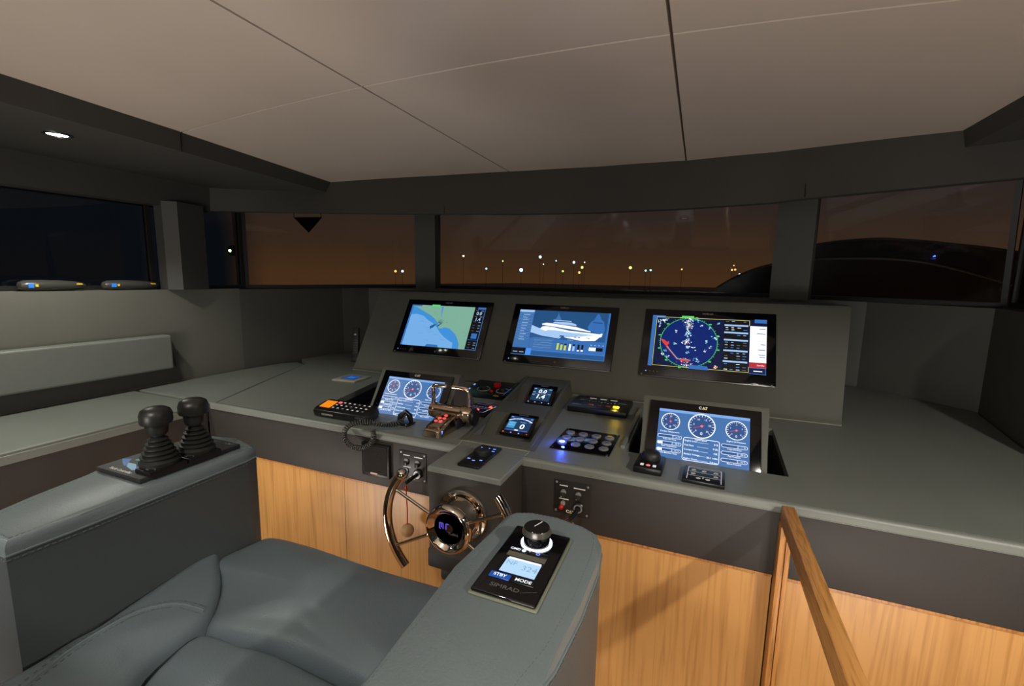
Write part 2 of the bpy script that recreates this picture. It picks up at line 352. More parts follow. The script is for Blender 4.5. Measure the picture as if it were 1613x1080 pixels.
# pillars and windows
def pillar(name, x0, y0, x1, y1, zb=1.40, zt=2.05, lean=-.10, d=.13, m=walllea, lab=None):
    a = Vector((x0, y0, 0)); b = Vector((x1, y1, 0)); t = (b-a).normalized(); nrm = Vector((-t.y, t.x, 0))
    o = Vector((0, lean, 0)); q = [a, b, b+nrm*d, a+nrm*d]
    vs = [tuple(p+Vector((0, 0, zb))) for p in q]+[tuple(p+o+Vector((0, 0, zt))) for p in q]
    return struct(B(m).add(vs, [(0, 1, 5, 4), (1, 2, 6, 5), (2, 3, 7, 6), (3, 0, 4, 7), (0, 3, 2, 1), (4, 5, 6, 7)]).build(name), lab)
struct(B(headlea).prism([(-2.655, 1.585), (-2.60, 1.63), (-2.63, 1.79), (-2.72, 1.80), (-2.72, 1.585)], 1.405, 1.87, bev=0).build('trim_8'), 'padded pillar between the left side windows')
pillar('trim_9', -2.175, 3.20, -2.005, 3.235, lean=0, lab='dark pillar left of the centre windscreen')
pillar('trim_10', .405, 3.25, .60, 3.19, lean=0, lab='dark pillar right of the centre windscreen')
def window(name, a, b, zb, zt, lean, lab):
    """pane with a gasket frame between plan points a and b"""
    a = Vector((*a, 0)); b = Vector((*b, 0)); wd = (b-a).length
    x = (b-a).normalized(); y = Vector((0, 0, zt-zb))+lean*Vector((-x.y, x.x, 0))*-1
    M = fr(a+Vector((0, 0, zb)), x, y); h = y.length
    lab = lab; e_ = bpy.data.objects.new(name, None); COL.objects.link(e_); e_.matrix_world = M; struct(e_, lab)
    g = B(frame_m); f = .022
    for q in (((0, 0, -.012), (wd, f, .014)), ((0, h-f, -.012), (wd, h, .014)), ((0, f, -.012), (f, h-f, .014)), ((wd-f, f, -.012), (wd, h-f, .014))): g.box(*q)
    g.build('window_frame', e_)
    B(glassm).box((f, f, -.004), (wd-f, h-f, .004)).build('window_pane', e_)
window('window_1', (-2.76, -1.2), (-2.76, 1.58), 1.405, 1.87, 0, 'left side window')
window('window_2', (-2.72, 1.80), (-2.72, 2.08), 1.405, 1.90, 0, 'narrow dark window forward of the left pillar')
window('window_3', (-2.71, 2.08), (-2.11, 3.36), 1.405, 2.02, 0, 'left windscreen pane')
window('window_4', (-2.11, 3.44), (.53, 3.44), 1.405, 2.02, .14, 'centre windscreen pane')
window('window_5', (.54, 3.43), (1.36, 2.90), 1.405, 2.02, .12, 'right windscreen pane')
window('window_6', (1.37, 2.88), (1.25, 1.9), 1.405, 2.0, 0, 'right side window, forward pane')
window('window_7', (1.26, 1.88), (1.5, -1.2), 1.405, 1.9, 0, 'right side window, aft pane')
# sill shelf of the centre windscreen (wall top widens outboard)
struct(B(walllea).prism([(-2.18, 3.235), (-1.4, 3.405), (-.64, 3.465), (.1, 3.405), (.9, 3.235), (.9, 3.42), (-.64, 3.62), (-2.18, 3.42)], 1.385, 1.4035).build('trim_11'), 'window sill shelf')

# ------------------------------------------------------------------ helm console
con = thing('helm_console', 'wide dark leather helm console with light oak front panels below the windscreen', 'console', T(-.6, 1.9, 0))
iC = con.matrix_world.inverted()
def cpart(b, name, **k): o = b.build(name, con, **k); o.matrix_parent_inverse = iC; return o
HL = [(-1.575, 1.583), (-1.079, 1.583), (-1.15, 2.13), (-1.69, 2.13)]
HR = [(-.20, 1.583), (.300, 1.583), (.322, 2.10), (-.20, 2.13)]
HU = [(-.766, 1.445), (-.523, 1.445), (-.600, 2.26), (-.832, 2.26)]
top = [(-2.05, 1.392), (1.12, 1.392), (1.17, 2.27), (1.277, 2.83), (.90, 3.22), (.1, 3.39), (-.64, 3.45), (-1.4, 3.39), (-2.18, 3.22), (-2.46, 2.97), (-2.55, 2.77), (-2.60, 2.40), (-2.46, 2.33)]
cpart(B(leather).prism(top, .87, .9, holes=[HL, HR, HU]), 'countertop')
nose = [(1.3755, .872)]+[(1.3875-.012*math.cos(t), .888+.012*math.sin(t)) for t in [PI/2*k/6 for k in range(7)]]
def nosing(xa, xb, name='edge_roll'):
    b = B(leather); k = len(nose); P = nose+[(1.392, .872)]; k = len(P)
    b.add([(xa, y, z) for y, z in P]+[(xb, y, z) for y, z in P], [(i, (i+1) % k, k+(i+1) % k, k+i) for i in range(k)]+[list(range(k))[::-1], list(range(k, 2*k))], smooth=True)
    b.tube([(xa, 1.3755, .874), (xb, 1.3755, .874)], .0018, n=6)
    return cpart(b, name)
nosing(-2.075, -.765); nosing(-.515, 1.12)
fa = B(shadelea); fa.box((-2.095, 1.378, .682), (-.765, 1.40, .873), bev=.003); cpart(fa, 'fascia')
fa = B(shadelea); fa.box((-.515, 1.378, .682), (1.12, 1.40, .873), bev=.003); cpart(fa, 'fascia')
for xa, xb in ((-2.095, -1.30), (-1.298, -.56), (-.558, .246), (.275, 1.13)):
    cpart(B(woodp).box((xa, 1.385, 0), (xb, 1.405, .676)), 'wood_panel')
cpart(B(blackm).box((-2.05, 1.407, 0), (1.12, 1.43, .87)), 'inner_frame')
cpart(B(woodv).box((-2.05, 1.379, .6745), (.246, 1.398, .6815)), 'wood_lip'); cpart(B(woodv).box((.275, 1.379, .6745), (1.12, 1.398, .6815)), 'wood_lip')
# display wells under the countertop
for H_ in (HL, HR):
    n = 4; vs = [(x, y, .872) for x, y in H_]+[(x, y, .70) for x, y in H_]+[(x+(.01 if x > sum(p[0] for p in H_)/4 else -.01), y+(.01 if y > 1.9 else -.01), z) for z in (.872, .69) for x, y in H_]
    b = B(blackm); b.add(vs, [(i, i+4, (i+1) % 4+4, (i+1) % 4) for i in range(4)]+[(4, 5, 6, 7)]+[(8+i, 8+(i+1) % 4, 12+(i+1) % 4, 12+i) for i in range(4)]+[(12, 15, 14, 13)]+[(i, (i+1) % 4, 8+(i+1) % 4, 8+i) for i in range(4)])
    cpart(b, 'display_well', recalc=False)
# wheel pedestal that juts out from the fascia
pp = B(shadelea); pp.box((-.765, 1.19, .60), (-.515, 1.41, .884)); cpart(pp, 'wheel_pedestal')
pp = B(leather); pp.prism([(-.768, 1.187), (-.512, 1.187), (-.512, 1.39), (-.768, 1.39)], .882, .9005, bev=.006); cpart(pp, 'pedestal_top')
# small seams in the countertop
for a, b_ in (((-.777, 1.437), (-.512, 1.437)), ((-.777, 1.437), (-.768, 1.39)), ((-.512, 1.437), (-.512, 1.39))):
    cpart(B(lite).tube([(*a, .9004), (*b_, .9004)], .0011, n=6), 'piping')
# display housing: sloped box carrying the three monitors
k6 = .6
def hp(x, z): return (x, 2.27+k6*(z-.9), z)
dh = thing('monitor_housing', 'long sloped dark leather housing that carries the three monitors', 'housing', T(-.7, 2.3, .9)); iD = dh.matrix_world.inverted()
def housing_mesh():
    pr = [(2.262, .9005), (2.262+.0, .912)]
    f = [(2.272, .9005), (2.268, .915)]+[(2.27+k6*(z-.9), z) for z in (.93, 1.2, 1.385)]+[(2.575, 1.398), (2.60, 1.40), (2.95, 1.395), (2.95, .9005)]
    k = len(f); b = B(housem)
    xs = [(-2.022, -2.035), (.600, .662)]
    vs = []
    for (xb, xt) in xs:
        for y, z in f: t = (z-.9)/.5; vs.append((xb+(xt-xb)*t, y, z))
    b.add(vs, [(i, (i+1) % k, k+(i+1) % k, k+i) for i in range(k)]+[list(range(k)), list(range(k, 2*k))[::-1]], smooth=True)
    return b
o = housing_mesh().build('housing_shell', dh); o.matrix_parent_inverse = iD
pz_ = B(lite); pz_.tube([(-2.022, 2.266, .9035), (.600, 2.266, .9035)], .0016, n=6); o = pz_.build('piping', dh); o.matrix_parent_inverse = iD

# ------------------------------------------------------------------ monitors
TAN6 = (0, k6, 1)
def monitor(x, label, draw):
    z0 = 1.185; nn = Vector((0, -1, k6)).normalized()
    M = fr(Vector(hp(x, z0))+nn*.001, (1, 0, 0), TAN6); t = thing('marine_monitor', label, 'monitor', M, 'monitors on the sloped housing')
    W, H = .612, .372
    b = B(gloss); b.box((-W/2, -H/2, 0), (W/2, H/2, .012), bev=.004); b.build('bezel', t)
    b = B(steel); b.box((-W/2+.004, -H/2-.0035, .001), (W/2-.004, -H/2+.0005, .010), bev=.001)
    b.build('lower_edge', t)
    for sx_ in (-1, 1):
        B(chrome).sphere((sx_*(W/2-.016), -H/2+.004, .012), .0045, n=8, sc=(1.2, .8, .5)).build('corner_clip', t)
    b = B(EM['dim']); b.text('SIMRAD', 0, H/2-.017, .0085, silver, .0126, xs=1.25, bold=.02); b.build('maker_mark', t)
    b = B(black); b.lathe([(.006, 0), (.006, .0015), (.0001, .0016)], mat('button_dark', (90, 90, 90), .7), T(0, -H/2+.022, .012), 16); b.build('power_button', t)
    b = B(EM['dim'])
    b.ring(-W/2+.035, -H/2+.022, 0.0001, .003, EM['bkey'], .0126, n=12)
    for q in range(3): b.ring(-W/2+.055+.018*q, -H/2+.022, .0001, .0015, EM['dim'], .0126, n=8)
    b.build('status_light', t)
    sw, sh = .53, .283; cy = .006
    s_ = B(EM['navy2']); draw(s_, -sw/2, cy-sh/2, sw, sh); s_.build('screen', t, recalc=False)
    return t
def UV(x0, y0, w_, h_): return lambda u, v: (x0+u*w_, y0+(1-v)*h_)
def draw_chart(b, x0, y0, w_, h_):
    q = UV(x0, y0, w_, h_); z = .0124
    P = lambda L_, m, zz: b.poly([q(u, v) for u, v in L_], EM[m], zz)
    P([(0, 0), (0, 1), (1, 1), (1, 0)], 'grn', z)
    P([(0.02, .05), (.02, 1), (.78, 1), (.775, .9), (.74, .78), (.70, .68), (.66, .62), (.60, .545), (.54, .52), (.48, .56), (.45, .545), (.44, .47), (.41, .40), (.36, .32), (.30, .25), (.2, .165), (.12, .10), (.06, .05)], 'sea', z+.0001)
    P([(.02, .25), (.02, 1), (.70, 1), (.69, .87), (.65, .84), (.56, .75), (.48, .64), (.42, .52), (.36, .44), (.28, .37), (.20, .27), (.10, .23)], 'shal', z+.0002)
    P([(.42, .02), (.44, .02), (.445, .22), (.455, .3), (.44, .24), (.425, .1)], 'sea', z+.0002)
    for i in range(26):
        u = .18+.3*random.random(); v = .12+.32*random.random()
        if v < u*1.0-.02+.08 or True:
            if v < .05+u*.95: b.line(*q(u, v), *q(u+.02+.05*random.random(), v+.02*random.random()), .0012, EM['grn2'], z+.0003)
    for i in range(34):
        u = .40+.09*random.gauss(0, .5)+.02; v = .42+.06*random.gauss(0, .7); b.line(*q(u, v), *q(u+.03*random.random(), v-.03*random.random()), .0018, EM['deep'], z+.0004)
    P([(.43, .49), (.47, .42), (.49, .40), (.455, .47), (.44, .51)], 'blk', z+.0005); P([(.33, .52), (.37, .47), (.41, .46), (.38, .54), (.34, .58)], 'deep2', z+.0004)
    for u, v in ((.15, .42), (.2, .4), (.3, .62), (.33, .66), (.25, .55), (.2, .7), (.4, .7), (.5, .8), (.3, .85)): b.line(*q(u, v), *q(u+.07, v+.03*random.uniform(-1, 1)), .0009, EM['mid'], z+.0003)
    for i in range(9):
        u, v = (.78+.05*random.random(), .5+.4*random.random()); b.line(*q(u, v), *q(u+.02, v+.01), .001, EM['grn2'], z+.0003)
    P([(.86, 0), (.86, 1), (1, 1), (1, 0)], 'blk', z+.0006); P([(0, 0), (0, 1), (.022, 1), (.022, 0)], 'mid', z+.0006)
    P([(0, 0), (0, .035), (.14, .035), (.14, 0)], 'mid', z+.0006); P([(.28, -.02), (.28, .025), (.39, .025), (.39, -.02)], 'grnl', z+.0006)
    P([(.9, 0), (.9, .05), (1, .05), (1, 0)], 'mid', z+.0007); P([(.34, 1), (.36, .945), (.50, .945), (.52, 1)], 'mid', z+.0006)
    for k_, t_ in enumerate(('0.0', '1.4')): b.text(t_, *q(.93, .15+.14*k_), .022, EM['pale'], z+.0008, bold=.02)
    for v in (.08, .22, .35, .43, .49, .56, .83, .88, .95):
        b.line(*q(.885, v), *q(.915, v), .002, EM['dim'], z+.0008); b.line(*q(.95, v+.005), *q(.98, v+.005), .002, EM['pale'], z+.0008)
    b.rect(*q(.90, .74), *q(.97, .62), EM['mid'], z+.0008); b.line(*q(.87, .77), *q(.99, .77), .0012, EM['skyb'], z+.0008)
    b.line(*q(.995, .06), *q(.995, 1), .002, EM['skyb'], z+.0008); b.line(*q(.86, .995), *q(1, .995), .002, EM['skyb'], z+.0008)
def draw_yacht(b, x0, y0, w_, h_):
    q = UV(x0, y0, w_, h_); z = .0124; P = lambda L_, m, zz: b.poly([q(u, v) for u, v in L_], EM[m], zz)
    P([(0, 0), (0, 1), (1, 1), (1, 0)], 'mid', z); P([(.17, 0), (.17, .42), (.98, .42), (.98, 0)], 'deep', z+.0001); P([(.17, .42), (.17, .62), (.98, .62), (.98, .42)], 'deep2', z+.0001)
    P([(0, 0), (0, .82), (.17, .82), (.17, 0)], 'screenblue', z+.0002); P([(0, 0), (0, .05), (.17, .05), (.17, 0)], 'pale', z+.0003)
    for i in range(10): b.line(*q(.005, .08+.062*i), *q(.165, .08+.062*i), .0006, EM['pale'], z+.0003); b.line(*q(.05, .11+.062*i), *q(.05+.04+.04*random.random(), .11+.062*i), .003, EM['pale'], z+.0004)
    # wake and hulls
    P([(.17, .34), (.17, .50), (.30, .56), (.50, .60), (.56, .50), (.40, .42), (.26, .40)], 'pale', z+.0002)
    P([(.27, .42), (.29, .36), (.34, .345), (.56, .39), (.70, .43), (.92, .455), (.93, .44), (.945, .44), (.94, .51), (.92, .52), (.88, .60), (.74, .62), (.56, .57), (.48, .52), (.42, .455), (.34, .455)], 'wht', z+.0003)
    P([(.34, .455), (.42, .455), (.48, .52), (.56, .57), (.66, .55), (.80, .50), (.88, .485), (.6, .455), (.45, .43), (.36, .43)], 'pale', z+.0004)
    P([(.28, .30), (.33, .27), (.50, .30), (.66, .33), (.82, .41), (.82, .43), (.62, .40), (.40, .345), (.29, .325)], 'wht', z+.0004)
    P([(.36, .345), (.38, .34), (.60, .385), (.82, .425), (.82, .44), (.6, .42)], 'deep', z+.0005)
    P([(.40, .27), (.42, .24), (.60, .24), (.66, .28), (.66, .31), (.5, .29)], 'pale', z+.0005); P([(.40, .21), (.40, .20), (.60, .205), (.60, .225)], 'pale', z+.0005)
    P([(.42, .20), (.44, .10), (.445, .03), (.455, .08), (.49, .20)], 'screenblue', z+.0005); P([(.50, .53), (.55, .53), (.55, .56), (.50, .56)], 'deep', z+.0006)
    for u in (.66, .70, .80): P([(u, .545), (u+.02, .545), (u+.02, .56), (u, .56)], 'deep', z+.0006)
    P([(.78, .32), (.81, .20), (.84, .15), (.86, .05), (.875, .02), (.89, .05), (.91, .14), (.94, .18), (.965, .36), (.95, .46), (.80, .40)], 'mid', z+.0002); P([(.83, .2), (.93, .21), (.93, .235), (.83, .225)], 'deep', z+.0006)
    # panels below
    P([(.19, .63), (.19, .86), (.45, .86), (.45, .60), (.22, .60)], 'screenblue', z+.0003); P([(.46, .64), (.46, .86), (.80, .86), (.80, .64)], 'mid', z+.0003); P([(.81, .64), (.81, .86), (.99, .86), (.99, .64)], 'mid', z+.0003)
    for i in range(4): b.line(*q(.23, .66+.05*i), *q(.43, .66+.05*i), .0008, EM['pale'], z+.0005)
    for i, (u, c, f) in enumerate(((.49, 'yelg', 1), (.53, 'yelg', .85), (.57, 'yelg', .75), (.62, 'wht', 1), (.66, 'pale', .7), (.71, 'wht', .2), (.75, 'wht', .25))):
        b.rect(*q(u, .84), *q(u+.022, .70), EM['blk'], z+.0004); b.rect(*q(u, .84), *q(u+.022, .84-.14*f), EM[c], z+.0005)
    b.rect(*q(.83, .81), *q(.97, .74), EM['blk'], z+.0004); b.rect(*q(.83, .81), *q(.90, .74), EM['wht'], z+.0005)
    for u in (.84, .88, .92, .96): b.rect(*q(u, .70), *q(u+.015, .685), EM['pale'], z+.0005)
    b.text('TANKS', *q(.62, .62), .007, EM['pale'], z+.0006); b.rect(*q(0, .99), *q(.16, .85), EM['blk'], z+.0004); b.rect(*q(.16, .99), *q(.22, .85), EM['skyb'], z+.0004); b.rect(*q(.22, .99), *q(1, .90), EM['deep2'], z+.0004)
    for u0 in (.02, .09): b.line(*q(u0, .94), *q(u0+.05, .94), .004, EM['pale'], z+.0006)
    for ln in ((.997, 0, .997, 1), (0, .995, 1, .995), (.22, .88, 1, .88), (.22, .995, .22, .86)): b.line(*q(ln[0], ln[1]), *q(ln[2], ln[3]), .0016, EM['skyb'], z+.0007)
def draw_radar(b, x0, y0, w_, h_):
    q = UV(x0, y0, w_, h_); z = .0124; P = lambda L_, m, zz: b.poly([q(u, v) for u, v in L_], EM[m], zz)
    P([(0, 0), (0, 1), (1, 1), (1, 0)], 'navy2', z); cx, cy = q(.345, .5); R = h_*.475
    b.ring(cx, cy, .0001, R, EM['navy'], z+.0001, n=60); b.ring(cx, cy, R-.0018, R, EM['grnl'], z+.0003, n=60)
    for f in (.33, .67): b.ring(cx, cy, R*f-.0006, R*f, EM['stb'], z+.0002, n=50)
    for i in range(72): a = 2*PI*i/72; l_ = .008 if i % 6 == 0 else .004; b.line(cx+R*math.cos(a), cy+R*math.sin(a), cx+(R+l_)*math.cos(a), cy+(R+l_)*math.sin(a), .0016, EM['grnl'], z+.0003)
    for i in range(12): a = 2*PI*i/12+.3; b.rect(cx+(R+.008)*math.cos(a)-.006, cy+(R+.008)*math.sin(a)-.003, cx+(R+.008)*math.cos(a)+.006, cy+(R+.008)*math.sin(a)+.003, EM['grnl'], z+.0003)
    def speck(u, v, s_, cs, n_, r=None):
        for i in range(n_):
            uu_ = u+random.gauss(0, s_); vv = v+random.gauss(0, s_*1.8)
            if not (.03 < uu_ < .62 and .02 < vv < .97): continue
            x, y = q(uu_, vv); d = .0012+.0022*random.random(); b.rect(x-d, y-d*.7, x+d, y+d*.7, EM[random.choice(cs)], z+.0004+.00005*random.random())
    RW = ('wht', 'redg', 'cyan', 'wht')
    for v in [x_*.02+.04 for x_ in range(10)]: speck(.335, v, .018, RW, 9)
    for v in (.26, .3, .34, .38, .42, .46): speck(.335, v, .012, ('cyan', 'wht', 'pale'), 8)
    speck(.33, .5, .014, ('wht', 'redg', 'wht'), 26); speck(.34, .6, .008, ('cyan', 'wht'), 14); speck(.34, .7, .008, ('cyan', 'pale'), 8)
    for u, v in ((.23, .55), (.45, .17), (.23, .3), (.42, .07), (.52, .2), (.60, .10), (.5, .48), (.08, .2), (.15, .68), (.4, .6), (.5, .65), (.17, .8), (.42, .82), (.44, .86), (.55, .57)): speck(u, v, .008, ('cyan', 'pale', 'wht'), 6)
    P([(.09, .46), (.13, .48), (.155, .52), (.17, .50), (.175, .55), (.16, .58), (.18, .63), (.15, .60), (.12, .54)], 'redg', z+.0006); b.line(*q(.15, .6), *q(.26, .84), .004, EM['redg'], z+.0005); b.line(*q(.157, .6), *q(.268, .84), .002, EM['cyan'], z+.0006)
    P([(.26, .83), (.36, .83), (.38, .86), (.30, .87)], 'redg', z+.0006); b.line(*q(.25, .82), *q(.38, .84), .0015, EM['cyan'], z+.0007); speck(.33, .90, .03, RW, 40); speck(.12, .08, .012, RW, 26); speck(.12, .76, .008, RW, 10); speck(.59, .93, .008, ('redg', 'wht', 'yel'), 24); speck(.57, .38, .016, ('wht', 'cyan'), 12); speck(.07, .1, .015, ('pale', 'wht'), 12)
    P([(0, 0), (0, 1), (.035, 1), (.035, 0)], 'mid', z+.0007)
    for ln in ((.04, .02, .86, .02), (.04, .98, .86, .98), (.04, .02, .04, .98), (.86, .02, .86, .12), (.86, .88, .86, .98)): b.line(*q(ln[0], ln[1]), *q(ln[2], ln[3]), .0018, EM['yel'], z+.0008)
    P([(.27, -.02), (.27, .02), (.38, .02), (.38, -.02)], 'grnl', z+.0008); P([(.36, 1), (.37, .93), (.52, .93), (.54, 1)], 'mid', z+.0009); P([(0, -.01), (0, .04), (.12, .04), (.12, -.01)], 'mid', z+.0008); P([(.9, -.01), (.9, .06), (1, .06), (1, -.01)], 'mid', z+.0008)
    P([(.645, .03), (.645, .97), (.85, .97), (.85, .03)], 'blk', z+.0005)
    for v in (.12, .26, .40, .60, .80): b.rect(*q(.65, v+.02), *q(.85, v-.01), EM['pale'], z+.0007)
    for v in (.05, .17, .21, .31, .45, .50, .55, .65, .70, .75, .85, .90, .95):
        for u0 in (.66, .71, .76, .81):
            if random.random() < .75: b.line(*q(u0, v), *q(u0+.02+.012*random.random(), v), .0028, EM[random.choice(('pale', 'skyb', 'wht', 'dim'))], z+.0007)
    P([(.865, .12), (.865, .80), (1, .80), (1, .12)], 'wht', z+.0006); P([(.865, .79), (.865, .885), (1.0, .885), (1.0, .79)], 'dred', z+.0007); b.text('Standby', *q(.955, .84), .0075, EM['wht'], z+.0009)
    for v, u0 in ((.17, .94), (.26, .92), (.46, .955), (.56, .93), (.65, .94), (.69, .945)): b.line(*q(u0, v), *q(.99, v), .003, EM['stb'], z+.0008)
    b.line(*q(.90, .945), *q(.97, .945), .004, EM['wht'], z+.0008)
    for ln in ((.995, .89, .995, 1), (.865, .995, 1, .995), (.865, .89, 1, .89)): b.line(*q(ln[0], ln[1]), *q(ln[2], ln[3]), .0016, EM['skyb'], z+.0008)
monitor(-1.457, 'wide black monitor with a green and blue sea chart, leftmost on the sloped housing', draw_chart)
monitor(-.703, 'wide black monitor showing a white yacht, in the middle of the sloped housing', draw_yacht)
monitor(.048, 'wide black monitor with a dark blue radar circle, rightmost on the sloped housing', draw_radar)

# ------------------------------------------------------------------ engine displays in leather hoods
def engine_display(xc, label):
    t0 = Vector((0, KZ, 1)).normalized(); M = fr((xc, KY+KZ*(.96-.9), .96), (1, 0, 0), tuple(t0)); t = thing('engine_display', label, 'engine display', M, 'engine displays sunk in the console')
    # hood: side profile swept across, in local coords (x, y along the face, z out of the face)
    b = B(housem); wt, wb = .205, .196; top_y = .153
    def ring_(y, z, hw): return [(-hw, y, z), (hw, y, z)]
    prof = [(-.20, -.002, wb), (.00, -.002, .199), (top_y-.018, -.002, wt), (top_y-.005, -.007, wt), (top_y, -.020, wt), (top_y-.01, -.05, wt), (.10, -.20, wt-.004), (.045, -.36, wt-.008), (-.30, -.12, wb)]
    k = len(prof); vs = []
    nx = 10
    cols = []
    for i in range(nx+1):
        s_ = -1+2*i/nx
        for (y, z, hw) in prof: vs.append((s_*hw, y, z))
    b.add(vs, [(i*k+j, (i+1)*k+j, (i+1)*k+(j+1) % k, i*k+(j+1) % k) for i in range(nx) for j in range(k)]+[list(range(k)), list(range(nx*k, nx*k+k))[::-1]], smooth=True)
    b.build('hood', t)
    b = B(gloss); b.box((-.181, -.125, -.001), (.181, .129, .006), bev=.003); b.build('bezel', t)
    sw, sh = .292, .180; x0, y0 = -sw/2, -.081; z = .0064
    b = B(EM['screenblue']); q = UV(x0, y0, sw, sh)
    b.rect(x0, y0, x0+sw, y0+sh, EM['screenblue'], z); b.rect(*q(0, .055), *q(1, 0), EM['catbar'], z+.0002)
    W_ = EM['wht']
    def gauge(u, v, r, ang, name, nums):
        cx, cy = q(u, v); b.ring(cx, cy, .0001, r, EM['catdark'], z+.0001, n=36); b.ring(cx, cy, r*.92, r, W_, z+.0004, n=44)
        for i in range(19): a = math.radians(225-270*i/18); l_ = .16 if i % 3 == 0 else .1; b.line(cx+r*.9*math.cos(a), cy+r*.9*math.sin(a), cx+r*(.88-l_)*math.cos(a), cy+r*(.88-l_)*math.sin(a), .0013, W_, z+.0004)
        for i, t_ in enumerate(nums): a = math.radians(225-270*i/(len(nums)-1)); b.text(t_, cx+r*.58*math.cos(a), cy+r*.58*math.sin(a), r*.15, W_, z+.0004)
        b.line(cx-.2*r*math.cos(math.radians(ang)), cy-.2*r*math.sin(math.radians(ang)), cx+.62*r*math.cos(math.radians(ang)), cy+.62*r*math.sin(math.radians(ang)), .0016, EM['redg'], z+.0006); b.ring(cx, cy, .0001, r*.1, EM['pink'], z+.0006, n=12)
        b.text('0' if r > .03 else '64', cx, cy-r*.62, r*.26, W_, z+.0005); b.text(name, cx, cy-r-.0065, .0052, W_, z+.0005, bold=.02)
    gauge(.14, .25, .0315, 100, 'Coolant Temperature', ('40', '60', '80', '100', '120')); gauge(.49, .27, .044, 200, 'Engine Speed', ('0', '5', '10', '15', '20', '25')); gauge(.86, .27, .0335, 195, 'Engine Oil Pressure', ('0', '2', '4', '6', '8'))
    for sx_, names in ((0, ('Trans Oil Temp', 'Fuel Temperature', 'Inlet Manifold Temp')), (1, ('Trans Oil Press', 'Fuel Pressure', 'Boost Pressure'))):
        for i, nm in enumerate(names):
            u0 = .01+.70*sx_; v = .55+.135*i+.03*sx_; xa, ya = q(u0, v+.035); xb, yb = q(u0+.27, v-.025)
            b.rrect(xa, ya, xb, yb, .0013, W_, z+.0004); b.rect(xa+.004, ya+.002, xa+.046, yb-.002, EM['catdark'], z+.0003); b.line(xa+.050, ya, xa+.050, yb, .0012, W_, z+.0004)
            if sx_ == 0 and i: b.rect(xa+.002, ya+.0015, xa+.018, yb-.0015, W_, z+.0005)
            b.text(('--- %', '88 %', '42 %')[i], xb-.013, (ya+yb)/2, .0055, W_, z+.0005); b.text(nm, (xa+xb)/2, ya-.005, .005, W_, z+.0005, bold=.02)
    xa, ya = q(.30, .965); xb, yb = q(.69, .53); b.rrect(xa, ya, xb, yb, .002, W_, z+.0004, r=.007)
    for i, (l_, r_) in enumerate((('Engine Load', '0 %'), ('Fuel Rate', '0 l/h'), ('Coolant Level', 'OK'), ('Battery Voltage', '26.1 volts'), ('Engine Hours', '7.8 hrs'))):
        yy = yb-.0105-i*.0154; b.text(l_, xa+.004, yy, .0058, W_, z+.0005, 'LEFT', bold=.02); b.text(r_, xb-.004, yy-.003, .0062, W_, z+.0005, 'RIGHT', bold=.03); b.line(xa+.045, yy-.002, xb-.034, yy-.002, .0008, W_, z+.0004)
    b.build('screen', t, recalc=False)
    b = B(silver); b.text('C', -.0115, .116, .0095, white, .0066, bold=.05); b.text('AT', .004, .116, .0095, white, .0066, bold=.05); b.poly([(-.003, .1115), (.009, .1115), (.003, .117)], yellow, .0067); b.build('maker_mark', t)
    return t
engine_display(-1.142, 'hooded engine display with three white gauges, behind the polished throttle')
engine_display(.043, 'hooded engine display with three white gauges, right of the round button panel')

# ------------------------------------------------------------------ centre instrument unit
iu = thing('instrument_unit', 'stepped dark leather unit holding the two small displays at the centre of the console', 'instrument unit', T(-.645, 1.46, .9)); iI = iu.matrix_world.inverted()
def upart(b, n): o = b.build(n, iu); o.matrix_parent_inverse = iI; return o
def UT(y): return (y-1.44)/.87
def xl_(y): return -.775-.069*UT(y)
def xr_(y): return -.514-.086*UT(y)
def ztop(y): return .9015+.066*UT(y)
def sidecheek(fx, out):
    P = [(1.44, .9005), (1.44, .904), (1.9, ztop(1.9)+.002), (2.30, ztop(2.30)+.002), (2.262, .9005)]
    k = len(P); b = B(housem); A = [(fx(y)+(out*.020 if z < .901 else 0), y, z) for y, z in P]; D = [(fx(y)-out*.012, y, z) for y, z in P]
    b.add(A+D, [(i, (i+1) % k, k+(i+1) % k, k+i) for i in range(k)]+[list(range(k)), list(range(k, 2*k))]); return b
upart(sidecheek(xl_, -1), 'side_cheek'); upart(sidecheek(xr_, 1), 'side_cheek')
CORE = [(1.441, .86), (1.441, .9015), (1.45, .904), (1.50, .907), (1.515, .872), (1.565, .860), (1.735, .932), (1.80, .938), (1.885, .938), (1.90, .885), (2.03, .868), (2.175, .955), (2.305, .967), (2.262, .9005), (2.262, .86)]
k = len(CORE); b = B(housem); b.add([(xl_(y)+.0125, y, z) for y, z in CORE]+[(xr_(y)-.0125, y, z) for y, z in CORE], [(i, (i+1) % k, k+(i+1) % k, k+i) for i in range(k)]+[list(range(k)), list(range(k, 2*k))]); upart(b, 'stepped_core')
class SB_:
    def __init__(s, b, k): s.b = b; s.M = Matrix.Diagonal((k, k, 1, 1))
    def __getattr__(s, n):
        f = getattr(s.b, n); return lambda *a, **k: f(*a, M=s.M, **k)
def small_display(x, y, z, s_, ty, label, draw):
    M = fr((x, y, z), (1, 0, 0), ty); t = thing('small_display', label, 'display', M, 'small displays of the centre unit')
    b = B(gloss); b.box((-.058*s_, -.055*s_, -.002), (.058*s_, .060*s_, .010), bev=.004); b.build('bezel', t)
    b = B(EM['slate']); draw(b, .0103); b.build('screen', t, recalc=False)
    b = B(silver); b.text('SIMRAD', 0, .0515*s_, .0065, silver, .0103, xs=1.3, bold=.03); b.build('maker_mark', t)
    for i, c in enumerate(('redl', 'bkey', 'bkey', 'redg')):
        if s_ > 1.12 and i in (0, 3): c = 'bkey'
        B(EM[c]).ring((-.045+.030*i)*s_, -.047*s_, .0001, .0032, EM[c], .0103, n=10).build('key', t)
    return t
